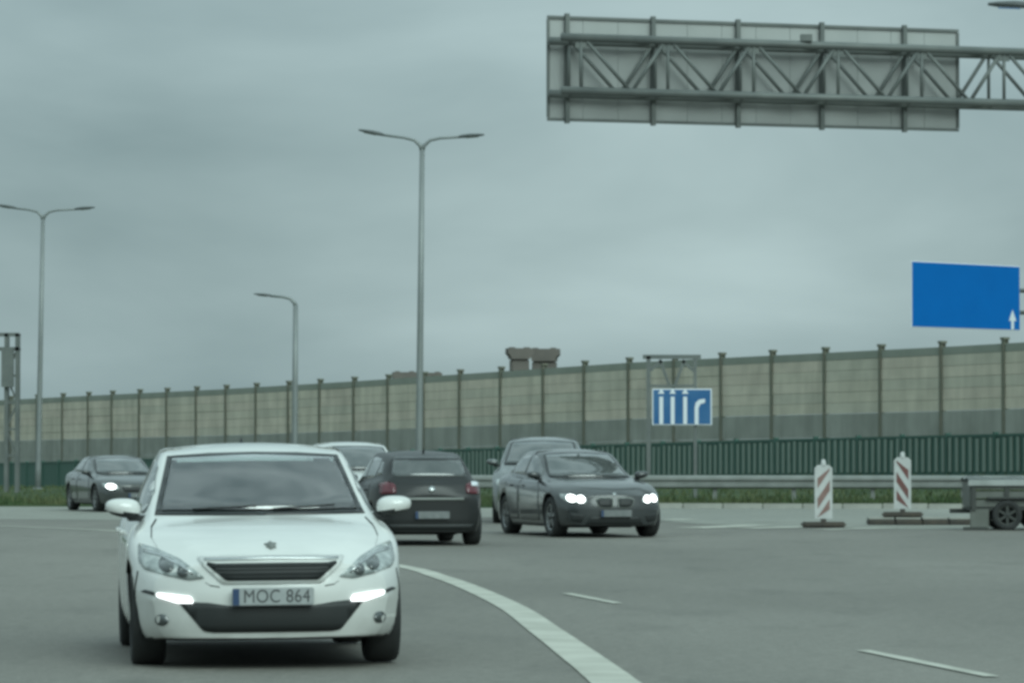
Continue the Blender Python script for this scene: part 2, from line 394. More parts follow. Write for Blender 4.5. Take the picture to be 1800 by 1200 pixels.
# pale shoulder beyond it
sh_pts = [gp(-1600, 905), gp(-700, 908), gp(-200, 911), gp(100, 913), gp(420, 914), gp(760, 910), gp(1060, 908), gp(1240, 921), gp(1500, 928), gp(1760, 931), gp(2300, 934), gp(3200, 938)]
sh = catmull(sh_pts, 6)
far = []
for p in sh:
    px = CX + p.x / p.y * F_PX
    e = edge_line(px); far.append((e.x, e.y - 0.02, 0.004))
k = len(sh)
py_obj("shoulder", [(p.x, p.y, 0.004) for p in sh] + far, [(i, i + 1, k + i + 1, k + i) for i in range(k - 1)], M_ASPH2, road)
for a, b, w in [((1516, 1143), (1742, 1189), 0.105), ((996, 1043), (1086, 1060.5), 0.10), ((1246, 925), (1306, 925.5), 3.4), ((1358, 926), (1418, 927), 2.8), ((1486, 929), (1524, 929.6), 2.2), ((1170, 913), (1215, 913.2), 1.6),
                ((1925, 1236), (2200, 1310), 0.11)]:
    a_, b_ = gp(*a), gp(*b)
    ribbon("lane_dash", [a_.lerp(b_, t / 6) for t in range(7)], w, 0.009, M_LINE, road, 0.08)

# low kerb along the far edge of the carriageway, in stones

stone_me = None
kc = [edge_line(p) for p in range(1060, 3000, 10)]
kerb = structure(ribbon("kerb", [p - Vector((0, 0.12, 0)) for p in kc], 0.15, 0.06, M_KERB, None))      # mortar bed the stones sit in
acc = 0.0; kp = [kc[0]]
for a, b in zip(kc, kc[1:]):
    acc += (b - a).length
    if acc >= 1.0:
        kp.append(b); acc = 0.0
for a, b in zip(kp, kp[1:]):
    mid = (a + b) / 2; d = b - a
    if stone_me is None:
        bm = bmesh.new(); add_box(bm, (0, 0, 0), (1.0, 0.16, 0.26), bevel=0.015); stone_me = bpy.data.meshes.new("kerb_stone"); bm.to_mesh(stone_me); bm.free(); stone_me.materials.append(M_KERB)
    o = bpy.data.objects.new("kerb_stone", stone_me); COL.objects.link(o); o.parent = kerb
    o.location = (mid.x, mid.y - 0.12, random.uniform(-0.006, 0.006)); o.rotation_euler.z = math.atan2(d.y, d.x); o.scale.x = d.length * 0.985

# grass on the verge
bm = bmesh.new()
rg = random.Random(3)
for _ in range(15000):
    px = rg.uniform(-250, 2100)
    e = edge_line(px); f = fence_line(px)
    near = rg.random() < 0.55
    t = rg.random() ** 2 * 0.1 + 0.004 if near else rg.uniform(0.0, 0.95)
    p = e.lerp(f, t); p.z += 0.0 if t < 0.02 else 0.03
    h = rg.uniform(0.10, 0.30) if near else rg.uniform(0.08, 0.2)
    a = rg.uniform(0, PI); w = rg.uniform(0.02, 0.05)
    dx, dy = math.cos(a) * w, math.sin(a) * w
    lean = Vector((rg.uniform(-.1, .1), rg.uniform(-.1, .1), 0))
    v = [bm.verts.new(p + Vector((-dx, -dy, -0.03))), bm.verts.new(p + Vector((dx, dy, -0.03))), bm.verts.new(p + lean * 0.5 + Vector((dx * .5, dy * .5, h * .6))), bm.verts.new(p + lean + Vector((0, 0, h)))]
    bm.faces.new((v[0], v[1], v[2])); bm.faces.new((v[0], v[2], v[3]))
g = bm_obj("verge_grass", bm, M_BLADE); g["kind"] = "stuff"; g["label"] = "rough green grass on the bank beyond the road"; g["category"] = "grass"

# ------------------------------------------------------------------ noise barrier on the ramp
nb = thing("noise_barrier", "long beige boarded noise barrier with dark posts on a grey concrete plinth", "noise barrier", tuple(Vector((barrier_line(880).x, barrier_line(880).y, 0.5))))
def child(o, root):                       # world coordinates -> coordinates of the thing
    o.parent = root; o.matrix_parent_inverse = Matrix.Translation(-Vector(root.location)); return o
post_px = [-165, -115, -70, -26, 19, 65, 110, 155, 197, 245, 293, 345, 397, 450, 507, 562, 622, 682, 745, 808, 880, 955, 1027, 1105, 1185, 1268, 1357, 1450, 1548, 1655, 1765, 1882, 2005]
BH = 2.6
rb = random.Random(11)
for i, p in enumerate(post_px):
    a = barrier_line(p)
    ang = math.atan2(*(reversed((barrier_line(p + 20) - barrier_line(p - 20)).xy)))
    rz = Matrix.Rotation(ang, 3, 'Z')
    bm = bmesh.new()
    off = rz @ Vector((0, -0.05, 0))
    zt = a.z + BH + 0.12; zb = 0.4
    c = Vector((a.x, a.y, 0)) + off
    add_box(bm, (c.x, c.y, (zt + zb) / 2), (0.17, 0.035, zt - zb), rz)
    c2 = c + rz @ Vector((0, 0.20, 0)); add_box(bm, (c2.x, c2.y, (zt + zb) / 2), (0.17, 0.035, zt - zb), rz)
    c3 = c + rz @ Vector((0, 0.10, 0)); add_box(bm, (c3.x, c3.y, (zt + zb) / 2), (0.04, 0.165, zt - zb), rz)
    add_box(bm, (c3.x, c3.y, zt + 0.05), (0.25, 0.29, 0.10), rz)
    child(bm_obj("post", bm, M_POST), nb)
    if i + 1 == len(post_px):
        break
    b = barrier_line(post_px[i + 1]); d = b - a
    ang = math.atan2(d.y, d.x); ln = d.xy.length
    nrm = Vector((-math.sin(ang), math.cos(ang), 0))
    pitch = math.atan2(d.z, ln)
    rot = Matrix.Rotation(ang, 3, 'Z') @ Matrix.Rotation(-pitch, 3, 'Y')
    mid = (a + b) / 2 + nrm * 0.05
    # concrete plinth slabs
    for z0, z1, q in ((-1.0, -0.012, 0.13), (-2.3, -1.012, 0.14)):
        child(box("plinth_slab", mid + Vector((0, 0, (z0 + z1) / 2)), (ln - 0.05, q, z1 - z0), M_CONC, None, rot), nb)
    child(box("backing", mid + nrm * 0.075 + Vector((0, 0, BH / 2 - 0.02)), (ln - 0.06, 0.03, BH - 0.05), M_POST, None, rot), nb)
    nbd = 6
    hts = [0.45, 0.45, 0.45, 0.45, 0.45, 0.33]
    z = 0.0
    for j in range(nbd):
        h = hts[j]; cz = z + h / 2; z += h
        m_b = M_BOARDG if j == nbd - 1 else rb.choice(M_BOARD)
        child(box("board", mid + Vector((0, 0, cz)) + nrm * rb.uniform(-0.012, 0.012), (ln - 0.045, 0.10, h - 0.012), m_b, None, rot), nb)

# ------------------------------------------------------------------ green slatted fence
f0 = fence_line(860)
gf = thing("green_fence", "low dark green fence with pale vertical slats below the noise barrier", "fence", tuple(f0))
step_px, pts = 4.0, []
p = -120.0
acc = 0.0
prev = fence_line(p); path = [prev.copy()]; ppx = [p]
while p < 2050:
    p += 1.0; q = fence_line(p); acc += (q - prev).length; prev = q
    if acc >= 0.36:
        path.append(q.copy()); ppx.append(p); acc = 0.0
FH = 1.14
slat_bm = bmesh.new(); add_box(slat_bm, (0, 0, 0.5), (0.13, 0.035, 1.0)); slat_me = bpy.data.meshes.new("slat"); slat_bm.to_mesh(slat_me); slat_bm.free(); slat_me.materials.append(M_SLAT)
seg = 7
for i in range(0, len(path) - seg, seg):
    a, b = path[i], path[i + seg]; d = b - a; ang = math.atan2(d.y, d.x); ln = d.xy.length
    rot = Matrix.Rotation(ang, 3, 'Z') @ Matrix.Rotation(-math.atan2(d.z, ln), 3, 'Y'); mid = (a + b) / 2
    child(box("panel", mid + Vector((0, 0, FH / 2 + 0.02)), (ln - 0.03, 0.03, FH - 0.06), M_FENCE, None, rot), gf)
    child(box("rail", mid + Vector((0, 0, FH + 0.02)), (ln - 0.004, 0.09, 0.07), M_FENCE, None, rot), gf)
    child(box("post", a + Vector((0, 0, FH / 2)), (0.09, 0.14, FH + 0.22), M_FENCE, None, Matrix.Rotation(ang, 3, 'Z')), gf)
    if (ppx[i] > 560):
        for j in range(seg):
            q = path[i + j] + (path[i + j + 1] - path[i + j]) * 0.5
            o = bpy.data.objects.new("slat", slat_me); COL.objects.link(o); o.location = q + Vector((math.sin(ang), -math.cos(ang), 0)) * 0.045 + Vector((0, 0, 0.16))
            o.rotation_euler.z = ang; o.scale = (1, 1, FH - 0.20 + rb.uniform(-0.03, 0.03)); child(o, gf)

# ------------------------------------------------------------------ guard rail
gpts = [edge_line(q) + Vector((0, 0.9, 0.03)) for q in range(560, 2400, 20)]
gr = thing("guard_rail", "galvanised twin-ridge guard rail along the far road edge", "guard rail", tuple(gpts[len(gpts) // 2]))
prof = [(0.00, 0.46), (-0.07, 0.50), (-0.075, 0.56), (-0.01, 0.60), (-0.01, 0.645), (-0.075, 0.685), (-0.07, 0.75), (0.0, 0.80)]
bm = bmesh.new(); rings = []
for i, q in enumerate(gpts):
    t = (gpts[min(i + 1, len(gpts) - 1)] - gpts[max(0, i - 1)]).normalized(); nn = Vector((-t.y, t.x, 0))
    rings.append([bm.verts.new(q + nn * o_ + Vector((0, 0, z_))) for o_, z_ in prof] + [bm.verts.new(q + nn * (o_ + 0.012) + Vector((0, 0, z_))) for o_, z_ in reversed(prof)])
for A, B in zip(rings, rings[1:]):
    for k in range(len(A)):
        bm.faces.new((A[k], A[(k + 1) % len(A)], B[(k + 1) % len(A)], B[k]))
bm.faces.new(rings[0]); bm.faces.new(rings[-1])
child(bm_obj("beam", bm, M_GALV), gr)
acc, last = 9.0, gpts[0]
for q in gpts:
    acc += (q - last).length; last = q
    if acc >= 2.0:
        acc = 0.0
        child(box("post", q + Vector((0.0, 0.10, 0.33)), (0.10, 0.06, 0.86), M_GALV), gr)

# ------------------------------------------------------------------ street lamps
def street_lamp(loc, h, arms, label, lean=0.0, r0=0.12, r1=0.075, rz=0.0, group="street lamps along the road"):
    t = thing("street_lamp", label, "street lamp", loc, rz, group)
    t.rotation_euler = (0, lean, rz)
    neck = h - 0.55
    tube("pole", [(0, 0, -0.3), (0, 0, 0.9), (0, 0, h * 0.5), (0, 0, neck)], [r0 * 1.08, r0, (r0 + r1) / 2, r1], M_POLE, t, 14)
    lathe_bm = bmesh.new(); lathe(lathe_bm, [(0.0, 0.0), (r0 * 1.9, 0.0), (r0 * 1.9, 0.05), (r0 * 1.1, 0.08)], 16, 'Z'); bm_obj("base_flange", lathe_bm, M_POLE, t)
    for s, ln, rise in arms:
        pts = [(0, 0, neck - 0.05), (s * 0.06, 0, neck + 0.12), (s * 0.26, 0, neck + 0.30), (s * 0.6, 0, neck + 0.38), (s * (ln - 0.75), 0, neck + 0.38 + rise * (ln - 1.3) / ln)]
        a = tube("arm", pts, [r1, r1 * 0.8, r1 * 0.62, r1 * 0.55, r1 * 0.5], M_POLE, t, 10)
        e = Vector(pts[-1]); tip = Vector((s * ln, 0, neck + 0.38 + rise))
        d = (tip - e); rot = d.to_track_quat('X', 'Z').to_matrix()
        bm = bmesh.new()
        secs = [(-0.08, 0.05, 0.05), (0.05, 0.11, 0.075), (0.3, 0.16, 0.085), (0.6, 0.15, 0.06), (0.78, 0.08, 0.03)]
        rings = []
        for u, wy, hz in secs:
            rings.append([bm.verts.new(e + rot @ Vector((u, wy * math.cos(2 * PI * k / 12), max(-0.5 * hz, hz * math.sin(2 * PI * k / 12))))) for k in range(12)])
        for A, B in zip(rings, rings[1:]):
            for k in range(12):
                bm.faces.new((A[k], A[(k + 1) % 12], B[(k + 1) % 12], B[k]))
        bm.faces.new(rings[0]); bm.faces.new(rings[-1])
        hd = bm_obj("lamp_head", bm, M_LAMPHEAD, t)
        box("diffuser", e + rot @ Vector((0.38, 0, -0.05)), (0.42, 0.18, 0.02), M_LENS, hd, rot)
    return t
def ground_at(px, d):                     # height of the verge along a column
    e, f, b = edge_line(px), fence_line(px), barrier_line(px)
    return lerp_tab([(e.y, 0.0), (f.y, f.z), (b.y, 0.55)], d)
d = 133.0; p_ = at(736, 0, d); street_lamp((p_.x, d, ground_at(736, d)), 12.1 - ground_at(736, d), [(-1, 2.12, 0.24), (1, 2.05, 0.12)], "tall double-armed street lamp rising behind the dark cars, tallest of the lamps", math.radians(0.55), 0.125, 0.085)
d = 171.6; p_ = at(67, 0, d); street_lamp((p_.x, d, ground_at(67, d)), 12.05 - ground_at(67, d), [(-1, 2.0, 0.18), (1, 2.2, 0.14)], "double-armed street lamp at the left edge beside the lattice mast", math.radians(0.9), 0.125, 0.085)
d = 183.0; p_ = at(518, 0, d); street_lamp((p_.x, d, ground_at(518, d)), 8.75 - ground_at(518, d), [(-1, 1.9, 0.12)], "shorter single-armed street lamp in front of the noise barrier", math.radians(0.25), 0.15, 0.115)
d = 74.0; p_ = at(1990, 0, d); street_lamp((p_.x, d, 0), 9.85, [(-1, 2.62, 0.06)], "street lamp whose dark head just enters the top right corner", 0.0, 0.11, 0.07)

# ------------------------------------------------------------------ overhead sign gantry (seen from behind)
ga, gb = at(990, 0, 74.0), at(1719, 0, 76.5)
gdir = Vector((gb.x - ga.x, gb.y - ga.y, 0)).normalized(); gn = Vector((-gdir.y, gdir.x, 0))   # gn points away from the camera
gspan = (Vector((gb.x, gb.y, 0)) - Vector((ga.x, ga.y, 0))).length
END = gspan + 4.6
foot = Vector((ga.x, ga.y, 0)) + gdir * (END - 0.35) + gn * 0.35
gan = thing("sign_gantry", "cantilever steel truss gantry carrying a large sign over the road", "gantry", tuple(foot))
def G(u, v, z):
    return Vector((ga.x, ga.y, 0)) + gdir * u + gn * v + Vector((0, 0, z))
zt, zb_ = CAM_H + (HZ - 64) / F_PX * 74.0, CAM_H + (HZ - 158) / F_PX * 74.0
DEP = 0.72
for v in (0.0, DEP):
    for z in (zt, zb_):
        child(tube("chord", [G(-0.03, v, z), G(END, v, z)], 0.078, M_STEEL, None, 12), gan)
npan = 7; pl = 1.72
for i in range(npan + 1):
    u = 0.35 + i * pl
    if u > END: break
    for v in (0.0, DEP):
        child(tube("vertical", [G(u, v, zb_), G(u, v, zt)], 0.032, M_STEEL, None, 8), gan)
        if i < npan:
            child(tube("diagonal", [G(u + 0.05, v, zt), G(u + pl * 0.58, v, zb_)], 0.038, M_STEEL, None, 8), gan)
            child(tube("diagonal", [G(u + pl * 0.58, v, zb_), G(u + pl - 0.05, v, zt)], 0.038, M_STEEL, None, 8), gan)
    for z in (zt, zb_):
        child(tube("cross_brace", [G(u, 0, z), G(u, DEP, z)], 0.03, M_STEEL, None, 8), gan)
        if i < npan:
            child(tube("cross_brace", [G(u, 0, z), G(u + pl, DEP, z)], 0.026, M_STEEL, None, 8), gan)
    child(box("gusset", G(u, -0.0, zt - 0.11), (0.22, 0.02, 0.16), M_STEEL, None, Matrix.Rotation(math.atan2(gdir.y, gdir.x), 3, 'Z')), gan)
# column off to the right
child(tube("column", [G(END - 0.35, 0.35, -0.4), G(END - 0.35, 0.35, zt + 0.4)], [0.26, 0.2], M_STEEL, None, 16), gan)
child(box("base_plate", G(END - 0.35, 0.35, 0.03), (0.8, 0.8, 0.06), M_STEEL), gan)
# cable box on the truss
child(box("junction_box", G(4.85, -0.02, zt + 0.13), (0.22, 0.2, 0.13), M_STEEL), gan)
# the sign it carries, seen from the back
sz1, sz0 = CAM_H + (HZ - 28) / F_PX * 75.0, CAM_H + (HZ - 212) / F_PX * 75.0
PV = DEP + 0.22
sb = thing("gantry_sign", "large grey back of the overhead direction sign on the gantry", "road sign", tuple(G(gspan / 2, PV, sz0)))
rotg = Matrix.Rotation(math.atan2(gdir.y, gdir.x), 3, 'Z')
nsp = 12
for i in range(nsp):
    w_ = (gspan + 0.0) / nsp
    child(box("panel", G(w_ * (i + 0.5), PV, (sz0 + sz1) / 2), (w_ - 0.008, 0.03, sz1 - sz0), M_SIGNBACK, None, rotg), sb)
for z in (sz0 + 0.02, sz1 - 0.02):
    child(box("edge_trim", G(gspan / 2, PV - 0.03, z), (gspan + 0.03, 0.045, 0.055), M_STEEL, None, rotg), sb)
for u in (0.0, gspan):
    child(box("edge_trim", G(u, PV - 0.03, (sz0 + sz1) / 2), (0.05, 0.045, sz1 - sz0 - 0.12), M_STEEL, None, rotg), sb)
for i in range(5):
    u = 0.36 + i * 1.72
    child(box("stiffener", G(u, PV - 0.075, (sz0 + sz1) / 2), (0.08, 0.10, sz1 - sz0 + 0.10), M_STEEL, None, rotg), sb)

# ------------------------------------------------------------------ blue direction sign on a side arm
d = 104.0
c1, c2 = at(1602, 458, d), at(1793, 575, d + 3.0)
dirs = Vector((c2.x - c1.x, c2.y - c1.y, 0)).normalized(); ns = Vector((dirs.y, -dirs.x, 0))       # ns faces the camera
sw = Vector((c2.x - c1.x, c2.y - c1.y, 0)).length; shh = 1.74
pp = Vector((c1.x, c1.y, 0)) + dirs * (sw + 0.85) - ns * 0.2
sg = thing("direction_sign", "big bright blue road sign with small white up arrow at right edge", "road sign", (pp.x, pp.y, 0.0))
def S(u, v, z):
    return Vector((c1.x, c1.y, 0)) + dirs * u + ns * v + Vector((0, 0, z))
rots = Matrix.Rotation(math.atan2(dirs.y, dirs.x), 3, 'Z')
z1 = c1.z; z0 = z1 - shh
pan = child(box("sign_panel", S(sw / 2, 0, (z0 + z1) / 2), (sw, 0.03, shh), M_WHITE, None, rots, 0.01), sg)
child(box("blue_field", S(sw / 2, 0.018, (z0 + z1) / 2), (sw - 0.05, 0.008, shh - 0.05), M_BLUE, None, rots), sg)
def sign_poly(name, pts2, fn, v, material, root, th=0.006):
    bm = bmesh.new()
    A = [bm.verts.new(fn(u, v, z)) for u, z in pts2]; B = [bm.verts.new(fn(u, v - th, z)) for u, z in pts2]
    bm.faces.new(A); bm.faces.new(list(reversed(B)))
    for i in range(len(A)):
        bm.faces.new((A[i], B[i], B[(i + 1) % len(A)], A[(i + 1) % len(A)]))
    return child(bm_obj(name, bm, material), root)
ux = sw - 0.33
sign_poly("arrow", [(ux - .055, z0 + .03), (ux + .055, z0 + .03), (ux + .055, z0 + .26), (ux + .15, z0 + .26), (ux, z0 + .56), (ux - .15, z0 + .26), (ux - .055, z0 + .26)], S, 0.030, M_WHITE, sg)
for zz in (z0 + 0.50, z1 - 0.65):
    child(tube("arm", [S(0.3, -0.12, zz), S(sw + 0.85, -0.12, zz)], 0.06, M_STEEL, None, 10), sg)
child(tube("post", [S(sw + 0.85, -0.2, -0.3), S(sw + 0.85, -0.2, z1 + 0.1)], [0.14, 0.11], M_STEEL, None, 14), sg)

# ------------------------------------------------------------------ small lane sign on a braced frame
d = 104.0
fl = at(1140, 0, d)
ls = thing("lane_sign", "small blue lane sign with white arrows, the right one bent, on a dark frame", "road sign", (fl.x, d, 0.0))
def Q(px, py, v=0.0):
    p_ = at(px, py, d); return Vector((p_.x, d - v, p_.z))
def bar2(name, a, b, w, material=M_STEEL):
    return child(bar(name, a, b, w, w, material), ls)
base_z = 0.12
bar2("post", Vector((fl.x, d, base_z - 0.4)), Q(1140, 626), 0.11)
p2 = Q(1222, 626); bar2("post", Vector((p2.x, d, base_z - 0.4)), p2, 0.09)
bar2("crossbar", Q(1130, 627), Q(1232, 627), 0.11)
bar2("crossbar", Q(1140, 678), Q(1222, 678), 0.07)
bar2("brace", Q(1142, 652), Q(1163, 634), 0.08); bar2("brace", Q(1160, 632), Q(1176, 676), 0.08); bar2("brace", Q(1220, 652), Q(1200, 634), 0.08); bar2("brace", Q(1203, 632), Q(1187, 676), 0.08)
child(box("sign_panel", (Q(1146, 0).x / 2 + Q(1251, 0).x / 2, d - 0.10, Q(0, 715).z), (Q(1251, 0).x - Q(1146, 0).x, 0.03, Q(0, 684).z - Q(0, 748).z), M_WHITE, None, None, 0.01), ls)
child(box("blue_field", (Q(1146, 0).x / 2 + Q(1251, 0).x / 2, d - 0.119, Q(0, 715).z), (Q(1251, 0).x - Q(1146, 0).x - .07, 0.008, Q(0, 684).z - Q(0, 748).z - .06), M_BLUE2, None, None), ls)
def L2(u, v, z):
    return Vector((u, d - v, z))
for px in (1162, 1182, 1204):
    x = Q(px, 0).x; a, b = Q(0, 745).z, Q(0, 697).z
    sign_poly("lane_bar", [(x - .05, a), (x + .05, a), (x + .05, b), (x - .05, b)], L2, 0.13, M_WHITE, ls)
    t_ = Q(0, 684).z
    sign_poly("arrow_tip", [(x - .085, b + .075), (x + .085, b + .075), (x, t_ + .03)], L2, 0.13, M_WHITE, ls)
x = Q(1224, 0).x; a, b = Q(0, 746).z, Q(0, 702).z
sign_poly("bent_arrow", [(x - .05, a), (x + .05, a), (x + .05, b - .22), (x + .10, b - .12), (x + .22, b - .08), (x + .22, b + .02), (x + .07, b), (x - .02, b - .08), (x - .05, b - .2)], L2, 0.13, M_WHITE, ls)

# ------------------------------------------------------------------ lattice mast at the left edge
d = 150.0
def Wp(px, py, v=0.0):
    p_ = at(px, py, d); return Vector((p_.x, d + v, p_.z))
zg = ground_at(15, d) - 0.3
lm = thing("lattice_mast", "dark lattice mast and cross-beam cut off by the left edge of the picture", "mast", (Wp(30, 0).x, d, zg + 0.3))
legs = [(30, 0.0), (11, 0.0), (30, 0.5), (11, 0.5)]
for px, v in legs:
    x = Wp(px, 0).x
    child(bar("leg", Vector((x, d + v, zg)), Vector((x, d + v, Wp(0, 586).z)), 0.14 if v == 0 else 0.1, 0.14 if v == 0 else 0.1, M_STEEL), lm)
for py in (588, 613):
    child(bar("beam", Wp(-160, py), Wp(33, py), 0.14, 0.14, M_STEEL), lm); child(bar("beam", Wp(-160, py, 0.5), Wp(33, py, 0.5), 0.1, 0.1, M_STEEL), lm)
ys = [613, 660, 707, 754, 800]
for i, (a, b) in enumerate(zip(ys, ys[1:])):
    l_, r_ = (11, 30) if i % 2 else (30, 11)
    child(bar("brace", Wp(l_, a, 0.02), Wp(r_, b, 0.02), 0.07, 0.07, M_STEEL), lm)
    child(bar("rung", Wp(11, b), Wp(30, b), 0.08, 0.08, M_STEEL), lm)
for i in range(6):
    x0, x1 = -10 - i * 26, -36 - i * 26
    child(bar("brace", Wp(x0 if i % 2 else x1, 588), Wp(x1 if i % 2 else x0, 613), 0.06, 0.06, M_STEEL), lm)
child(box("control_box", Wp(14, 645, -0.12), (0.45, 0.25, 1.5), M_STEEL), lm)

# ------------------------------------------------------------------ unfinished bridge piers beyond the barrier
def pier(px, y_top, wcap, wcol, label, d=420.0, rz=0.25, capk=1.0):
    c = at(px, y_top, d); s = d / F_PX
    t = thing("bridge_pier", label, "bridge pier", (c.x, d, -0.5), rz, "unfinished bridge piers")
    H = c.z + 0.5; W2, w2 = wcap * s / 2, wcol * s / 2
    bm = bmesh.new()
    pr = [(-W2, H), (W2, H), (W2 * 1.02, H - 0.55 * capk), (W2 * 0.82, H - 0.85 * capk), (w2, H - 1.15 * capk), (-w2, H - 1.15 * capk), (-W2 * 0.82, H - 0.85 * capk), (-W2 * 1.02, H - 0.55 * capk)]
    A = [bm.verts.new((x, -0.9, z)) for x, z in pr]; B = [bm.verts.new((x, 0.9, z)) for x, z in pr]
    bm.faces.new(A); bm.faces.new(list(reversed(B)))
    for i in range(len(A)):
        bm.faces.new((A[i], B[i], B[(i + 1) % 8], A[(i + 1) % 8]))
    bm_obj("pier_cap", bm, M_PIER, t)
    bm = bmesh.new(); add_box(bm, (0, 0, (H - 1.15 * capk - 0.01) / 2), (w2 * 2, 1.3, H - 1.15 * capk - 0.01), bevel=0.12); bm_obj("column", bm, M_PIER, t)
    for x in (-W2 * 0.6, W2 * 0.6):
        box("bearing_block", (x, 0, H + 0.06), (0.5, 0.9, 0.12), M_PIER, t)
pier(913, 612, 44, 32, "brown-grey concrete bridge pier above the barrier, left of the close pair", 420, 0.2)
pier(957, 613, 52, 42, "brown-grey concrete bridge pier above the barrier, right of the close pair", 424.5, -0.15, 1.15)
pier(711, 654, 42, 24, "low dark pier top just over the barrier left of the tallest lamp", 440, 0.1)
pier(758, 655, 36, 22, "low dark pier top just over the barrier right of the tallest lamp", 446, 0.1)

# ------------------------------------------------------------------ guide boards at the road works
def guide_board(loc, slope, rz, label, faded, tilt=0.0):
    t = thing("guide_board", label, "traffic board", loc, rz, "red and white guide boards")
    bm = bmesh.new(); add_box(bm, (0, 0, 0.05), (0.80, 0.42, 0.10), bevel=0.03); bm_obj("base", bm, M_RUBBER, t)
    W_, z0_, z1_ = 0.33, 0.16, 1.16
    bm = bmesh.new()
    ol = [(-W_ / 2, z0_), (W_ / 2, z0_), (W_ / 2, z1_ - .06), (W_ / 2 - .06, z1_), (-W_ / 2 + .06, z1_), (-W_ / 2, z1_ - .06)]
    A = [bm.verts.new((x, -0.03, z)) for x, z in ol]; B = [bm.verts.new((x, 0.03, z)) for x, z in ol]
    bm.faces.new(A); bm.faces.new(list(reversed(B)))
    for i in range(6):
        bm.faces.new((A[i], B[i], B[(i + 1) % 6], A[(i + 1) % 6]))
    bm_obj("board", bm, M_BWHITE, t)
    hw = W_ / 2 - 0.05
    for zc in (z1_ - 0.17, z1_ - 0.55, z0_ + 0.10):
        k = 0.17 * slope; th = 0.095
        q = [(-hw, max(z0_ + .02, zc - k - th)), (hw, max(z0_ + .02, zc + k - th)), (hw, min(z1_ - .06, zc + k + th)), (-hw, min(z1_ - .06, zc - k + th))]
        bm = bmesh.new(); A = [bm.verts.new((x, -0.036, z)) for x, z in q]; B = [bm.verts.new((x, -0.029, z)) for x, z in q]
        bm.faces.new(A); bm.faces.new(list(reversed(B)))
        for i in range(4):
            bm.faces.new((A[i], B[i], B[(i + 1) % 4], A[(i + 1) % 4]))
        bm_obj("stripe", bm, M_REDF if faded else M_RED, t)
    box("stem", (0, 0, 0.13), (0.10, 0.05, 0.10), M_RUBBER, t)
    bm = bmesh.new(); lathe(bm, [(0.0, z1_ + .11), (0.035, z1_ + .10), (0.05, z1_ + .03), (0.05, z1_ - 0.01)], 12, 'Z'); bm_obj("warning_lamp", bm, M_BWHITE, t, True)
    return t
d1 = 74.5; guide_board((at(1447, 0, d1).x, d1, 0.009), 1, math.radians(4), "red and white guide board on its own rubber foot, left of the two", True)
d2 = 77.5; guide_board((at(1586, 0, d2).x, d2, 0.15), -1, math.radians(-6), "red and white guide board on the low kerb strip beside the trailer", False)
ks = thing("kerb_strip", "dark rubber kerb strip with pale top under the right guide board", "kerb", (at(1612, 0, 77.4).x, 77.4, 0.004))
xa, xb = at(1524, 0, 77.4).x, at(1712, 0, 77.4).x
nb_ = 4
for i in range(nb_):
    w_ = (xb - xa) / nb_
    child(box("kerb_block", (xa + w_ * (i + .5), 77.4, 0.055), (w_ - 0.015, 0.62, 0.10), M_RUBBER, None, None, 0.02), ks)
    child(box("cap_slab", (xa + w_ * (i + .5), 77.45, 0.126), (w_ - 0.03, 0.50, 0.04), M_KERB, None, None, 0.01), ks)

# ------------------------------------------------------------------ small flat trailer at the right edge
d = 72.0; s_ = d / F_PX
tx = at(1705, 0, d).x
tr = thing("trailer", "small grey slat-sided trailer with a flat sheeted top at the right edge", "trailer", (tx + 0.8, d, 0.0))
M_TRW = mat("trailer_grey", (0.115, 0.125, 0.11), 0.7, noise=(3, (0.15, 0.16, 0.145), 0.35, 0.7)); M_TRD = mat("trailer_dark", (0.05, 0.055, 0.05), 0.7)
M_SHEET = mat("trailer_sheet", (0.27, 0.29, 0.28), 0.5, noise=(4, (0.36, 0.38, 0.37), 0.35, 0.7), bump=(3, 0.8))
TL, TW = 2.3, 1.35
def TB(name, x0, x1, y0, y1, z0, z1, m, bv=0.0, parent=None):
    return child(box(name, (tx + (x0 + x1) / 2, d + (y0 + y1) / 2, (z0 + z1) / 2), (x1 - x0, y1 - y0, z1 - z0), m, None, None, bv), tr)
for y in (0.0, TW - 0.03):
    for z0 in (0.42, 0.575, 0.73):
        TB("side_board", 0.03, TL, y, y + 0.03, z0, z0 + 0.125, M_TRW, 0.006)
for x in (0.03, TL):
    TB("end_board", x - 0.03, x, 0.04, TW - 0.04, 0.42, 0.86, M_TRW)
for x in (0.02, 0.62, 1.25, 1.9):
    TB("stake", x, x + 0.08, -0.035, -0.002, 0.36, 0.90, M_TRD)
TB("bed", 0.0, TL, 0.02, TW - 0.02, 0.36, 0.41, M_TRD)
bm = bmesh.new()
nx, ny = 18, 10
vv = [[bm.verts.new((tx - 0.03 + (TL + 0.06) * i / nx, d - 0.05 + (TW + 0.1) * j / ny, 0.885 + 0.09 * math.sin(PI * j / ny) * (0.6 + 0.4 * math.sin(i * 1.1)) + 0.03 * math.sin(i * 0.8 + j))) for j in range(ny + 1)] for i in range(nx + 1)]
for i in range(nx):
    for j in range(ny):
        bm.faces.new((vv[i][j], vv[i + 1][j], vv[i + 1][j + 1], vv[i][j + 1]))
r_ = bmesh.ops.solidify(bm, geom=bm.faces[:], thickness=0.03)
child(bm_obj("sheet", bm, M_SHEET, None, True), tr)
TB("sheet_edge", -0.045, TL + 0.045, -0.068, -0.042, 0.80, 0.905, M_SHEET, 0.008)
TB("support_leg", 0.0, 0.34, 0.0, 0.06, 0.02, 0.38, M_TRW, 0.01)
TB("foot", -0.12, 0.30, -0.06, 0.12, 0.005, 0.06, M_TRD, 0.01)
TB("drawbar", -0.30, 0.10, 0.62, 0.70, 0.30, 0.38, M_TRD)
TYRE_ME = {}
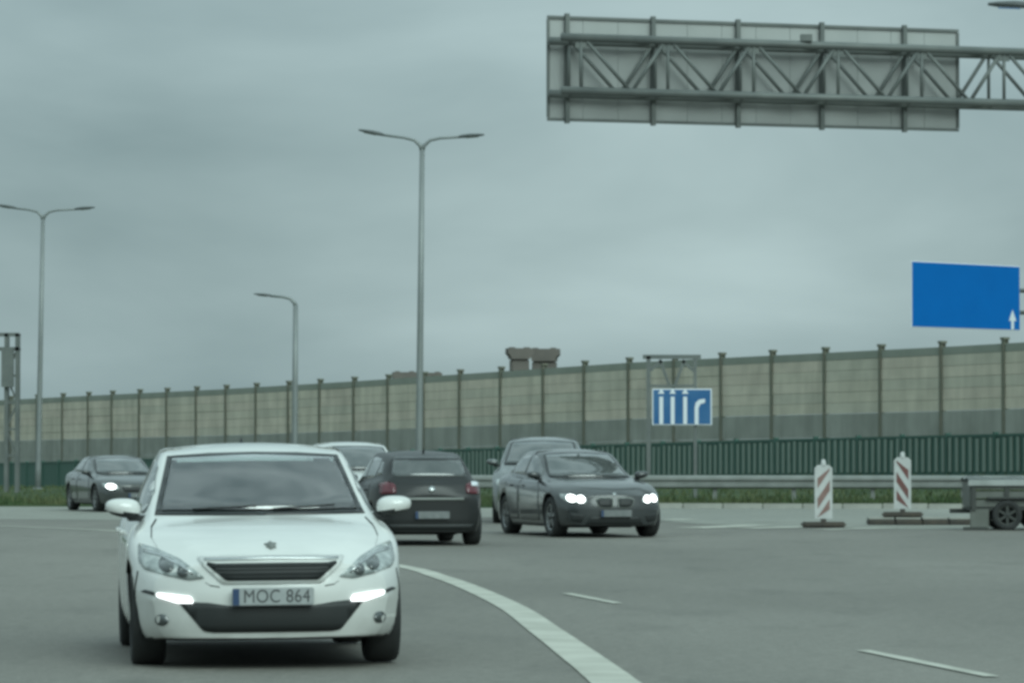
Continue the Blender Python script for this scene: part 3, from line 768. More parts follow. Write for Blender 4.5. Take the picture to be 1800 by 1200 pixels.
def wheel_parts(root, loc, r, w, side, alloy=True, spokes=5, steer=0.0):
    key = (round(r, 3), round(w, 3), alloy, spokes)
    if key not in TYRE_ME:
        bm = bmesh.new(); lathe(bm, [(r * .66, -w * .40), (r * .70, -w * .5), (r * .9, -w * .52), (r * .975, -w * .45), (r, -w * .3), (r, w * .3), (r * .975, w * .45), (r * .9, w * .52), (r * .70, w * .5), (r * .66, w * .40)], 36)
        bmesh.ops.recalc_face_normals(bm, faces=bm.faces[:]); t_me = bpy.data.meshes.new("tyre"); bm.to_mesh(t_me); bm.free(); t_me.materials.append(M_TYRE)
        bm = bmesh.new(); lathe(bm, [(r * .67, w * .38), (r * .66, w * .44), (r * .60, w * .40), (r * .58, w * .1), (r * .58, -w * .3)], 32)
        for k in range(spokes):
            a = 2 * PI * k / spokes
            rot = Matrix.Rotation(a, 3, 'X')
            add_box(bm, rot @ Vector((w * .32, 0, r * .36)), (w * .16, r * .16, r * .52), rot)
        bmesh.ops.recalc_face_normals(bm, faces=bm.faces[:]); r_me = bpy.data.meshes.new("rim"); bm.to_mesh(r_me); bm.free(); r_me.materials.append(M_RIM if alloy else M_TRD)
        bm = bmesh.new(); lathe(bm, [(0.001, w * .42), (r * .12, w * .42), (r * .17, w * .36), (r * .17, w * .05), (r * .56, w * .03), (r * .56, -w * .2), (0.001, -w * .22)], 24)
        bmesh.ops.recalc_face_normals(bm, faces=bm.faces[:]); h_me = bpy.data.meshes.new("wheel"); bm.to_mesh(h_me); bm.free(); h_me.materials.append(M_PLASTIC)
        for me in (t_me, r_me, h_me):
            for p in me.polygons: p.use_smooth = len(p.vertices) == 4 and me is not r_me
        TYRE_ME[key] = (t_me, r_me, h_me)
    t_me, r_me, h_me = TYRE_ME[key]
    wobj = bpy.data.objects.new("wheel", h_me); COL.objects.link(wobj); wobj.parent = root
    wobj.location = loc; wobj.rotation_euler = (0, 0, (0 if side > 0 else PI) + steer)
    for nm, me in (("tyre", t_me), ("rim", r_me)):
        o = bpy.data.objects.new(nm, me); COL.objects.link(o); o.parent = wobj
    return wobj
for y in (-0.02, TW + 0.02):
    for x in (0.66, 1.30):
        wo = wheel_parts(tr, (tx + x - tr.location.x, y, 0.27), 0.27, 0.16, 1, False, 6)
        wo.rotation_euler.z = -PI / 2 if y < 0 else PI / 2
TB("mudguard", 0.30, 1.66, -0.10, 0.10, 0.56, 0.60, M_TRD, 0.01)

# ------------------------------------------------------------------ cars
def pchip(tab):
    xs = [t[0] for t in tab]; ys = [t[1] for t in tab]; k = len(xs)
    h = [xs[i + 1] - xs[i] for i in range(k - 1)]; dl = [(ys[i + 1] - ys[i]) / h[i] for i in range(k - 1)]
    m = [0.0] * k
    m[0], m[-1] = dl[0], dl[-1]
    for i in range(1, k - 1):
        if dl[i - 1] * dl[i] > 0:
            w1, w2 = 2 * h[i] + h[i - 1], h[i] + 2 * h[i - 1]
            m[i] = (w1 + w2) / (w1 / dl[i - 1] + w2 / dl[i])
    def f(x):
        x = min(max(x, xs[0]), xs[-1])
        i = 0
        while i < k - 2 and x > xs[i + 1]: i += 1
        t = (x - xs[i]) / h[i]
        return (2 * t ** 3 - 3 * t * t + 1) * ys[i] + (t ** 3 - 2 * t * t + t) * h[i] * m[i] + (-2 * t ** 3 + 3 * t * t) * ys[i + 1] + (t ** 3 - t * t) * h[i] * m[i + 1]
    return f
HATCH = dict(L=4.25, W=1.80, H=1.457, wb=2.62, fo=0.87,
    top=[(0, .70), (.08, .755), (.3, .835), (.6, .90), (.9, .945), (1.06, .968), (1.16, 1.01), (1.5, 1.185), (1.8, 1.325), (2.0, 1.40), (2.3, 1.444), (2.7, 1.457), (3.2, 1.437), (3.6, 1.39), (3.82, 1.335), (3.96, 1.18), (4.1, 1.00), (4.2, .93), (4.25, .78)],
    ey=[(0, .60), (.3, .72), (.6, .775), (1.0, .80), (1.3, .80), (2.2, .80), (3.2, .785), (3.8, .74), (4.1, .68), (4.25, .60)],
    ez=[(0, .64), (.3, .725), (.6, .805), (1.0, .89), (1.3, .925), (2.2, .96), (3.2, 1.0), (3.8, 1.02), (4.1, .95), (4.25, .73)],
    ry=[(0, .42), (.3, .50), (.6, .58), (1.0, .675), (1.12, .715), (1.5, .70), (1.8, .66), (2.05, .625), (2.6, .615), (3.3, .59), (3.7, .57), (3.95, .57), (4.12, .60), (4.25, .42)],
    rz=[(0, .68), (.3, .80), (.6, .865), (1.0, .925), (1.12, .955), (1.5, 1.13), (1.8, 1.28), (2.05, 1.38), (2.6, 1.412), (3.3, 1.385), (3.7, 1.33), (3.95, 1.15), (4.12, .97), (4.25, .75)],
    hw=[(0, .755), (.15, .81), (.4, .872), (.8, .90), (2, .90), (3.5, .89), (3.95, .85), (4.25, .77)],
    sz=[(0, .57), (.3, .66), (.6, .74), (1, .82), (2, .86), (3.2, .90), (3.9, .92), (4.25, .68)])
SEDAN = dict(L=4.90, W=1.86, H=1.464, wb=2.97, fo=0.83,
    top=[(0, .70), (.08, .76), (.35, .845), (.8, .915), (1.2, .955), (1.42, .975), (1.55, 1.025), (1.85, 1.17), (2.15, 1.31), (2.4, 1.40), (2.75, 1.455), (3.1, 1.464), (3.5, 1.447), (3.85, 1.385), (4.15, 1.26), (4.4, 1.12), (4.7, 1.075), (4.85, 1.03), (4.90, .86)],
    ey=[(0, .62), (.3, .74), (.6, .80), (1.2, .83), (1.6, .83), (2.6, .82), (3.6, .80), (4.3, .76), (4.7, .71), (4.9, .62)],
    ez=[(0, .66), (.3, .765), (.6, .84), (1.2, .905), (1.6, .935), (2.6, .97), (3.6, 1.0), (4.3, 1.02), (4.7, 1.0), (4.9, .80)],
    ry=[(0, .40), (.3, .50), (.7, .58), (1.3, .69), (1.48, .735), (1.85, .69), (2.2, .665), (2.5, .63), (3.0, .62), (3.5, .605), (3.9, .60), (4.2, .61), (4.4, .60), (4.8, .52), (4.9, .42)],
    rz=[(0, .69), (.3, .825), (.7, .892), (1.3, .945), (1.48, .965), (1.85, 1.115), (2.2, 1.285), (2.5, 1.388), (3.0, 1.418), (3.5, 1.395), (3.9, 1.30), (4.2, 1.16), (4.4, 1.06), (4.8, 1.02), (4.9, .83)],
    hw=[(0, .77), (.15, .83), (.4, .895), (.85, .93), (2.4, .93), (4.0, .92), (4.5, .87), (4.9, .78)],
    sz=[(0, .58), (.3, .69), (.7, .775), (1.2, .83), (2.4, .87), (3.6, .90), (4.4, .92), (4.9, .72)])
def scaled(base, L_, W_, H_, wb, fo):
    su, sy, sz = L_ / base["L"], W_ / base["W"], H_ / base["H"]
    d_ = dict(L=L_, W=W_, H=H_, wb=wb, fo=fo)
    for k_ in ("top", "ez", "rz", "sz"): d_[k_] = [(u * su, v * sz) for u, v in base[k_]]
    for k_ in ("ey", "ry", "hw"): d_[k_] = [(u * su, v * sy) for u, v in base[k_]]
    d_["sc"] = (su, sy, sz)
    return d_
HATCH["kind"] = "hatch"; SEDAN["kind"] = "sedan"
for b_ in (HATCH, SEDAN): b_["sc"] = (1, 1, 1)

def car_body(sp, gz, wr):
    f = {k_: pchip(sp[k_]) for k_ in ("top", "ey", "ez", "ry", "rz", "hw", "sz")}
    Ln, W2 = sp["L"], sp["W"] / 2
    us = sorted(set([round(Ln * i / 84, 4) for i in range(85)] + [0.02, 0.05, 0.09, 0.14, Ln - .03, Ln - .08]))
    def warp(u, y, z):
        a = abs(y) / W2
        w_f = max(0.0, 1 - u / 1.1) ** 1.4; w_r = max(0.0, 1 - (Ln - u) / 0.9) ** 1.4
        top = f["top"](0)
        uf = (0.30 if sp.get("kind") == "hatch" else 0.22) * a ** 3.0 + 0.05 * a * a + max(0, z - 0.50) * 0.22 + max(0, 0.32 - z) * 0.30
        ur = 0.16 * a ** 3.5 + 0.03 * a * a + max(0, 0.35 - z) * 0.25
        g_ = 0.0
        if z > f["ez"](u) and 0.9 < u < Ln:
            g_ = 0.13 * (abs(y) / 0.7) ** 2 * min(1, (z - f["ez"](u)) / 0.12) * (1 if u < Ln * .55 else -0.7)
        return (y, u + uf * w_f - ur * w_r + g_, z)
    def section(u):
        hw, sz = f["hw"](u), f["sz"](u); ey, ez = f["ey"](u), f["ez"](u); ry, rz = f["ry"](u), f["rz"](u); tp = f["top"](u)
        ey = min(ey, hw - 0.03)
        end = max(0, 1 - u / .5, 1 - (Ln - u) / .5)
        zb = gz + 0.035 * end
        C = [(0, zb), (hw - .16, zb), (hw - .07, zb + .015), (hw - .03, zb + .09), (hw - .012, zb + .2), (hw, (zb + sz) / 2 + .05), (hw - .004, sz - .10), (hw - .02, sz), ((hw + ey) / 2 - .004, (sz + ez) / 2 + .015), (ey, ez)]
        for t in (.33, .67):
            C.append((ey + (ry - ey) * t + .018 * math.sin(PI * t) * (1 if rz - ez > .15 else .3), ez + (rz - ez) * t))
        C.append((ry, rz))
        for t in (.15, .35, .6, .8):
            y = ry * (1 - t); C.append((y, tp - (tp - rz) * (1 - t) ** 2.2))
        C.append((0, tp))
        P = [C[0]]
        for i in range(len(C) - 1):
            p0 = C[max(i - 1, 0)]; p1 = C[i]; p2 = C[i + 1]; p3 = C[min(i + 2, len(C) - 1)]
            if i == len(C) - 2: p3 = (-p1[0], p1[1])
            for t in (.5, 1.0):
                P.append(tuple(0.5 * (2 * b + (c - a) * t * .9 + (2 * a - 5 * b + 4 * c - d__) * t * t * .9 + (3 * b - a - 3 * c + d__) * t ** 3 * .9) + (0.1 * (b + (c - b) * t) - 0.05 * 2 * b if False else 0) for a, b, c, d__ in zip(p0, p1, p2, p3)) if t < 1 else p2)
        return P
    bm = bmesh.new()
    rows = []
    for u in us:
        S_ = section(u)
        half = [warp(u, y, z) for y, z in S_]
        right = [bm.verts.new(h_) for h_ in half]
        left = [right[0]] + [bm.verts.new((-h_[0], h_[1], h_[2])) for h_ in half[1:-1]] + [right[-1]]
        rows.append((right, left, S_))
    for (r0, l0, _), (r1, l1, _) in zip(rows, rows[1:]):
        for k_ in range(len(r0) - 1):
            bm.faces.new((r0[k_], r1[k_], r1[k_ + 1], r0[k_ + 1])); bm.faces.new((l0[k_], l0[k_ + 1], l1[k_ + 1], l1[k_]))
    # end caps, in columns so that they keep their plan curve
    for ui, (rt, lf, S_) in ((us[0], rows[0]), (us[-1], rows[-1])):
        fr = [0.0, .25, .5, .75, 1.0]
        for sgn, side in ((1, rt), (-1, lf)):
            grid = []
            for k_, (y, z) in enumerate(S_):
                if k_ in (0, len(S_) - 1):
                    grid.append([side[k_]] * 5); continue
                row = [bm.verts.new(warp(ui, sgn * y * q, z)) for q in fr[:-1]] + [side[k_]]
                grid.append(row)
            for A, B in zip(grid, grid[1:]):
                for q in range(4):
                    vs = []
                    for v in (A[q], A[q + 1], B[q + 1], B[q]):
                        if v not in vs: vs.append(v)
                    if len(vs) >= 3:
                        try: bm.faces.new(vs)
                        except ValueError: pass
    bmesh.ops.remove_doubles(bm, verts=bm.verts[:], dist=1e-4)
    bmesh.ops.dissolve_degenerate(bm, dist=1e-5, edges=bm.edges[:])
    bmesh.ops.recalc_face_normals(bm, faces=bm.faces[:])
    bm.verts.ensure_lookup_table()
    bvh = BVHTree.FromBMesh(bm)
    for fa in bm.faces:
        fa.smooth = True
        if fa.calc_center_median().z < gz + 0.03: fa.material_index = 1
    return bm, bvh

def round_poly(pts, r, k=4):
    out = []; n_ = len(pts)
    for i in range(n_):
        p = Vector(pts[i]); a = Vector(pts[i - 1]); b = Vector(pts[(i + 1) % n_])
        da, db = (a - p), (b - p); q = min(r, da.length * .45, db.length * .45)
        s, e = p + da.normalized() * q, p + db.normalized() * q
        for j in range(k + 1):
            t = j / k; out.append(s * (1 - t) ** 2 + p * 2 * t * (1 - t) + e * t * t)
    return out
def patch(name, bvh, poly, axis, material, parent, proud=0.006, depth=0.02, cell=0.06, rnd=0.02, Ln=5.0, off=0.0):
    """a shaped panel laid on the body: outline drawn in front (F), rear (R) or side (L/R side 'S+','S-') view, pressed onto the body and given thickness"""
    pts = round_poly(poly, rnd) if rnd else [Vector(p) for p in poly]
    bm = bmesh.new(); vs = [bm.verts.new((p.x, p.y, 0)) for p in pts]
    try: bm.faces.new(vs)
    except ValueError: return None
    for ax in (0, 1):
        lo, hi = min(p[ax] for p in pts), max(p[ax] for p in pts)
        m_ = int((hi - lo) / cell)
        for i in range(1, m_ + 1):
            co = [0, 0, 0]; no = [0, 0, 0]; co[ax] = lo + (hi - lo) * i / (m_ + 1); no[ax] = 1
            bmesh.ops.bisect_plane(bm, geom=bm.verts[:] + bm.edges[:] + bm.faces[:], plane_co=co, plane_no=no)
    bm.verts.ensure_lookup_table(); bm.verts.index_update()
    pos, nor, hit = [], [], []
    for v in bm.verts:
        a, b = v.co.x, v.co.y
        if axis == 'F': o, dr = Vector((a, -3, b)), Vector((0, 1, 0))
        elif axis == 'R': o, dr = Vector((a, Ln + 3, b)), Vector((0, -1, 0))
        elif axis == 'S+': o, dr = Vector((3, a, b)), Vector((-1, 0, 0))
        else: o, dr = Vector((-3, a, b)), Vector((1, 0, 0))
        h_, n_, _, _ = bvh.ray_cast(o, dr)
        if h_ is None:
            h_, n_, _, _ = bvh.find_nearest(o + dr * 3.6)
        if n_.dot(dr) > 0: n_ = -n_
        pos.append(h_); nor.append((n_ * 0.6 - dr * 0.4).normalized()); hit.append(True)
    faces = [tuple(v.index for v in f_.verts) for f_ in bm.faces]
    bedges = [(e.verts[0].index, e.verts[1].index, e.link_faces[0]) for e in bm.edges if len(e.link_faces) == 1]
    be = []
    for a, b, f_ in bedges:
        ids = [v.index for v in f_.verts]; i = ids.index(a)
        be.append((b, a) if ids[(i + 1) % len(ids)] == b else (a, b))
    bm.free()
    m_ = len(pos)
    V = [p + n_ * (proud + off) for p, n_ in zip(pos, nor)] + [p - n_ * depth for p, n_ in zip(pos, nor)]
    Fc = faces + [tuple(reversed([i + m_ for i in f_])) for f_ in faces] + [(a, b, b + m_, a + m_) for a, b in be]
    bm = bmesh.new(); bv = [bm.verts.new(v) for v in V]
    for f_ in Fc:
        try: bm.faces.new([bv[i] for i in f_])
        except ValueError: pass
    bmesh.ops.recalc_face_normals(bm, faces=bm.faces[:])
    me = bpy.data.meshes.new(name); bm.to_mesh(me); bm.free()
    o = link(name, me, material, parent)
    for i, p in enumerate(me.polygons):
        p.use_smooth = i < len(faces)
    return o
def sym(poly):
    return [(-a, b) for a, b in reversed(poly)]

def car(name, label, sp, loc, yaw, pmat, wr=0.315, tw=0.215, gz=0.17, mirror_mat=None, group="cars on the road", plates=None, lit=False, style="white", spokes=5, doors=4, steer=0.0, roll=0.0, cabin=False):
    su, sy, sz = sp["sc"]; Ln, W2, fo, wb = sp["L"], sp["W"] / 2, sp["fo"], sp["wb"]
    root = thing(name, label, "car", loc, yaw, group)
    root.rotation_euler = (0, roll, yaw)
    inv = Vector((0, -fo, 0))
    bm, bvh = car_body(sp, gz, wr)
    # wheel arches cut out of the body
    me = bpy.data.meshes.new("body"); bm.to_mesh(me); bm.free()
    body = bpy.data.objects.new("body", me); COL.objects.link(body)
    for x in (pmat, M_PLASTIC, M_WELL, M_CABIN): me.materials.append(x)
    cb = bmesh.new()
    for yy in (fo, fo + wb):
        for sgn in (-1, 1):
            tmp = bmesh.new(); lathe(tmp, [(wr + .055, -.22), (wr + .055, .22)], 40)
            tmp.verts.ensure_lookup_table(); tmp.faces.new(tmp.verts[:40]); tmp.faces.new(tmp.verts[40:])
            bmesh.ops.translate(tmp, verts=tmp.verts[:], vec=(sgn * (W2 - 0.07), yy, wr + 0.005))
            bmesh.ops.recalc_face_normals(tmp, faces=tmp.faces[:])
            for f_ in tmp.faces: f_.material_index = 2
            tm = bpy.data.meshes.new("t"); tmp.to_mesh(tm); tmp.free(); cb.from_mesh(tm); bpy.data.meshes.remove(tm)
    if cabin:
        q = [(-.655, 1.005), (.655, 1.005), (.553, 1.35), (0, 1.374), (-.553, 1.35)]
        q = [(a * 1.02, 1.17 + (b - 1.17) * 1.04) for a, b in q]
        va = [cb.verts.new((a, 1.02, b)) for a, b in q]; vb = [cb.verts.new((a * .93, 3.3, b)) for a, b in q]
        fs = [cb.faces.new(list(reversed(va))), cb.faces.new(vb)] + [cb.faces.new((va[i], va[(i + 1) % 5], vb[(i + 1) % 5], vb[i])) for i in range(5)]
        bmesh.ops.recalc_face_normals(cb, faces=fs)
        for f_ in fs: f_.material_index = 3
    cme = bpy.data.meshes.new("cut"); cb.to_mesh(cme); cb.free()
    for x in (pmat, M_PLASTIC, M_WELL, M_CABIN): cme.materials.append(x)
    cut = bpy.data.objects.new("cut", cme); COL.objects.link(cut)
    md = body.modifiers.new("b", 'BOOLEAN'); md.operation = 'DIFFERENCE'; md.object = cut; md.solver = 'EXACT'
    bpy.context.view_layer.update()
    nm = bpy.data.meshes.new_from_object(body.evaluated_get(bpy.context.evaluated_depsgraph_get()))
    body.modifiers.clear(); bpy.data.objects.remove(cut)
    body.data = nm; nm.name = "body"; bpy.data.meshes.remove(me)
    body.parent = root
    parts = [body]
    def A(o):
        if o is not None: parts.append(o)
        return o
    def fp(nm_, poly, m_, axis='F', **kw):
        q = [(a * sy, b * sz + (0.027 if style == "white" and axis == 'F' and b < 0.95 and not nm_.startswith("wind") else 0.0)) for a, b in poly]
        return A(patch(nm_, bvh, q, axis, m_, root, Ln=Ln, **kw))
    def spt(nm_, poly, m_, axis, **kw):
        q = [(a * su, b * sz) for a, b in poly]
        return A(patch(nm_, bvh, q, axis, m_, root, Ln=Ln, **kw))
    hat = sp.get("kind", "hatch") == "hatch"
    # glass
    if hat:
        ws = [(-.705, .975), (0, .968), (.705, .975), (.588, 1.368), (.30, 1.387), (0, 1.392), (-.30, 1.387), (-.588, 1.368)]
        wi = [(-.655, 1.005), (.655, 1.005), (.553, 1.35), (0, 1.374), (-.553, 1.35)]
    else:
        ws = [(-.71, .975), (.71, .975), (.585, 1.375), (.30, 1.395), (0, 1.40), (-.30, 1.395), (-.585, 1.375)]
        wi = [(-.66, .995), (.66, .995), (.55, 1.355), (0, 1.38), (-.55, 1.355)]
    if cabin:                              # four strips of black border round the open screen
        ring = [ws[0], ws[2], ws[3], ws[7]]; inn = [wi[0], wi[1], wi[2], wi[4]]
        fp("windscreen_seal", [ws[0], ws[1], ws[2], wi[1], wi[0]], M_GLASSE, rnd=0.0, proud=0.004, cell=0.04)
        fp("windscreen_seal", [wi[1], ws[2], ws[3], wi[2]], M_GLASSE, rnd=0.0, proud=0.004, cell=0.04)
        fp("windscreen_seal", [wi[2], ws[3], ws[4], ws[5], wi[3]], M_GLASSE, rnd=0.0, proud=0.004, cell=0.04)
        fp("windscreen_seal", [wi[3], ws[5], ws[6], ws[7], wi[4]], M_GLASSE, rnd=0.0, proud=0.004, cell=0.04)
        fp("windscreen_seal", [wi[4], ws[7], ws[0], wi[0]], M_GLASSE, rnd=0.0, proud=0.004, cell=0.04)
        for sg_ in (-1, 1):                # what shows through the glass
            A(box("seat_back", (sg_ * .36, 2.35, 1.06), (.42, .14, .22), M_SEAT, root, None, .05))
            A(box("head_restraint", (sg_ * .36, 2.34, 1.235), (.24, .10, .13), M_SEAT, root, None, .045))
        bm_ = bmesh.new(); rr_ = []
        for k_ in range(25):
            a_ = 2 * PI * k_ / 24; rr_.append((.36 + .175 * math.cos(a_), 1.66 + .06 * math.sin(a_), .985 + .165 * math.sin(a_)))
        add_tube(bm_, rr_, .014, 8, False); A(bm_obj("steering_wheel", bm_, M_PLASTIC, root, True))
        A(box("interior_mirror", (0, 1.86, 1.285), (.22, .03, .06), M_PLASTIC, root, None, .012))
        A(box("dashboard_cowl", (.36, 1.48, 1.02), (.36, .22, .05), M_SEAT, root, None, .02))
        A(box("paper", (.28, 1.30, 1.012), (.14, .10, .006), M_PLATE, root))
        A(box("rear_seat", (0, 3.05, 1.06), (1.05, .14, .16), M_SEAT, root, None, .05))
        A(patch("windscreen", bvh, wi, 'F', M_CLEAR, root, proud=0.009, depth=-0.003, rnd=0.0, Ln=Ln, cell=0.05))
    else:
        fp("windscreen_seal", ws, M_GLASSE, rnd=0.04, proud=0.003)
        fp("windscreen", wi, M_GLASS, rnd=0.04, proud=0.013)
    bm = bmesh.new()
    for x0 in (-0.45, 0.08):
        pp_ = []
        for t in range(7):
            h_, n_, _, _ = bvh.ray_cast(Vector(((x0 + .42 * t / 6) * sy, -3, (1.0 + 0.02 * (t / 6)) * sz)), Vector((0, 1, 0)))
            if h_: pp_.append(h_ + n_ * (0.015 if n_.y < 0 else -0.015))
        if len(pp_) > 2: add_tube(bm, pp_, 0.008, 6)
    A(bm_obj("wipers", bm, M_PLASTIC, root)).name = "wiper_pair"
    rwin = [(-.60, 1.05), (.60, 1.05), (.56, 1.27), (.50, 1.355), (-.50, 1.355), (-.56, 1.27)] if hat else [(-.53, 1.13), (.53, 1.13), (.46, 1.34), (-.46, 1.34)]
    fp("rear_window", rwin, M_GLASS, 'R', rnd=0.04, proud=0.004)
    if hat:
        sw1 = [(1.42, .985), (2.28, 1.01), (2.28, 1.35), (2.12, 1.335), (1.95, 1.30), (1.6, 1.12)]
        sw2 = [(2.38, 1.015), (3.22, 1.045), (3.28, 1.20), (3.16, 1.325), (2.7, 1.355), (2.38, 1.352)]
        sw3 = [(3.34, 1.06), (3.66, 1.09), (3.42, 1.27), (3.28, 1.29)]
        dr1 = [(1.10, .26), (2.32, .26), (2.33, .965), (1.36, .93), (1.14, .80)]; dr2 = [(2.36, .26), (2.98, .26), (3.12, .55), (3.30, .80), (3.28, .985), (2.37, .967)]
    else:
        sw1 = [(1.80, .99), (2.72, 1.015), (2.72, 1.36), (2.50, 1.34), (2.3, 1.275), (2.0, 1.125)]
        sw2 = [(2.82, 1.02), (3.62, 1.045), (3.72, 1.18), (3.46, 1.325), (3.1, 1.36), (2.82, 1.362)]
        sw3 = [(3.74, 1.05), (4.06, 1.07), (3.84, 1.20)]
        dr1 = [(1.42, .27), (2.76, .27), (2.77, .97), (1.76, .945), (1.46, .82)]; dr2 = [(2.80, .27), (3.40, .27), (3.52, .55), (3.74, .82), (3.72, 1.0), (2.81, .972)]
    for ax in ('S+', 'S-'):
        for q in (sw1, sw2, sw3):
            spt("side_window", q, M_GLASS, ax, rnd=0.03, proud=0.004, cell=0.08)
        for q in (dr1, dr2):
            dro = spt("door", q, pmat, ax, rnd=0.05, proud=0.0035, depth=0.01, cell=0.10)
            hx = max(p[0] for p in q[:3]) - (0.22 if q is dr1 else 0.16); hz_ = 0.83
            o_ = patch("door_handle", bvh, [((hx - .09) * su, hz_ * sz), ((hx + .09) * su, (hz_ + .005) * sz), ((hx + .09) * su, (hz_ + .035) * sz), ((hx - .09) * su, (hz_ + .03) * sz)], ax, pmat if style != "dark" else M_CHROME, dro, proud=0.03, depth=0.005, rnd=0.012, Ln=Ln)
    # rear
    fp("tail_lamp", [(-.80, .78), (-.56, .80), (-.56, .93), (-.66, .98), (-.80, .95)], M_TAIL, 'R', rnd=0.03, proud=0.012)
    fp("tail_lamp", [(.80, .95), (.66, .98), (.56, .93), (.56, .80), (.80, .78)], M_TAIL, 'R', rnd=0.03, proud=0.012)
    fp("rear_bumper_trim", [(-.62, .245), (.62, .245), (.70, .33), (-.70, .33)], M_PLASTIC, 'R', rnd=0.03)
    # front
    pz, pm = 0.435, 0.0
    if style == "white":
        hl = [(.83, .775), (.72, .745), (.58, .682), (.425, .562), (.53, .548), (.68, .583), (.80, .61), (.835, .66)]
        for q in (hl, sym(hl)):
            lam = fp("headlight", q, M_LENS, rnd=0.02, proud=0.008, cell=0.045)
            sg_ = 1 if q is hl else -1
            for cx_, cz_, rr in ((.665, .645, .048), (.565, .602, .036)):
                o_ = patch("projector", bvh, [(sg_ * cx_ + rr * math.cos(2 * PI * i / 14), cz_ + .027 + rr * math.sin(2 * PI * i / 14)) for i in range(14)], 'F', M_LENSD, lam, proud=0.012, depth=0.0, rnd=0, cell=0.05, Ln=Ln)
            st = [(.80, .735), (.70, .715), (.58, .655), (.50, .595), (.505, .580), (.585, .635), (.705, .695), (.80, .715)]
            o_ = patch("chrome_strip", bvh, [(a, b + .027) for a, b in (st if sg_ > 0 else sym(st))], 'F', M_CHROME, lam, proud=0.013, depth=0.0, rnd=0, cell=0.05, Ln=Ln)
        fp("grille_frame", [(-.475, .692), (-.25, .702), (.25, .702), (.475, .692), (.455, .655), (.32, .523), (-.32, .523), (-.455, .655)], P_WHITE, rnd=0.025, proud=0.012)
        gro = fp("grille", [(-.425, .655), (.425, .655), (.295, .542), (-.295, .542)], M_PLASTIC, rnd=0.02, proud=0.016)
        for i in range(4):
            zz = .592 + i * .024; hw_ = .295 + (.425 - .295) * (zz - .569) / .113 - .02
            o_ = patch("slat", bvh, [(-hw_, zz - .004), (hw_, zz - .004), (hw_, zz + .004), (-hw_, zz + .004)], 'F', M_PLASTIC, gro, proud=0.021, depth=0.0, rnd=0, Ln=Ln)
        fp("chrome_trim", [(-.43, .682), (0, .692), (.43, .682), (.43, .668), (0, .676), (-.43, .668)], M_CHROME, rnd=0.004, proud=0.016)
        emb = [(-.035, .745), (-.01, .735), (.0, .72), (.02, .735), (.045, .74), (.03, .76), (.05, .78), (.02, .785), (.0, .80), (-.02, .78), (-.05, .775), (-.025, .76)]
        fp("emblem", [(a * .85, .762 + (b - .762) * .62) for a, b in emb], M_GALV, rnd=0.006, proud=0.010)
        fp("air_intake", [(-.60, .415), (-.40, .405), (-.27, .385), (.27, .385), (.40, .405), (.60, .42), (.44, .225), (.38, .215), (-.38, .215), (-.44, .225)], M_PLASTIC, rnd=0.02, proud=0.006)
        led = [(.50, .402), (.60, .402), (.73, .442), (.735, .468), (.66, .462), (.52, .445)]
        for q in (led, sym(led)):
            fp("daytime_lamp", q, M_LED, rnd=0.012, proud=0.012)
            ex = [(.745, .450), (.83, .470), (.80, .485), (.745, .474)]
            fp("lamp_recess", ex if q is led else sym(ex), M_PLASTIC, rnd=0.008, proud=0.005)
            sg_ = 1 if q is led else -1
            fp("fog_lamp", [(sg_ * .70 + .042 * math.cos(2 * PI * i / 14), .295 + .038 * math.sin(2 * PI * i / 14)) for i in range(14)], M_LENSD, rnd=0, proud=0.006)
        for sg_ in (1, -1):                # shut lines of the bonnet and the bumper
            for gl in ([(.700, .925), (.738, .875), (.748, .81), (.715, .748)], [(.43, .535), (.40, .515), (.34, .505)], [(.845, .60), (.862, .50), (.866, .42)]):
                up_ = [(a, b + .004) for a, b in gl]; dn_ = [(a - .006 if abs(gl[0][0] - gl[-1][0]) < .1 else a, b - .004) for a, b in reversed(gl)]
                q = up_ + dn_
                fp("panel_gap", q if sg_ > 0 else sym(q), M_WELL, rnd=0, proud=0.002, cell=0.03)
        pz = 0.47
    elif style == "sedan":
        hl = [(.84, .72), (.70, .715), (.50, .665), (.46, .585), (.55, .555), (.74, .575), (.83, .63)]
        for q in (hl, sym(hl)):
            lam = fp("headlight", q, M_LENS, rnd=0.03, proud=0.008, cell=0.05)
            sg_ = 1 if q is hl else -1
            for cx_, cz_ in ((.70, .645), (.565, .63)):
                o_ = patch("lit_ring", bvh, [(sg_ * cx_ * sy + .066 * math.cos(2 * PI * i / 16), cz_ * sz + .058 * math.sin(2 * PI * i / 16)) for i in range(16)], 'F', M_LEDB if lit else M_LENSD, lam, proud=0.016, depth=0.0, rnd=0, cell=0.05, Ln=Ln)
        for sg_ in (1, -1):
            kd = [(.03, .66), (.26, .665), (.335, .63), (.30, .52), (.22, .485), (.04, .485)]
            kd = kd if sg_ > 0 else sym(kd)
            cxk = sum(p[0] for p in kd) / len(kd); czk = sum(p[1] for p in kd) / len(kd)
            fr = fp("grille_frame", kd, M_GALV, rnd=0.03, proud=0.010)
            g_ = fp("grille", [(cxk + (a - cxk) * .86, czk + (b - czk) * .80) for a, b in kd], M_PLASTIC, rnd=0.03, proud=0.014)
        fp("emblem", [(.035 * math.cos(2 * PI * i / 14), .715 + .03 * math.sin(2 * PI * i / 14)) for i in range(14)], M_CHROME, rnd=0, proud=0.008)
        fp("air_intake", [(-.42, .35), (.42, .35), (.50, .22), (-.50, .22)], M_PLASTIC, rnd=0.03, proud=0.006)
        for sg_ in (1, -1):
            q = [(.52, .37), (.76, .42), (.78, .30), (.56, .25)]
            fp("side_intake", q if sg_ > 0 else sym(q), M_PLASTIC, rnd=0.03, proud=0.005)
        pz = 0.40
    else:
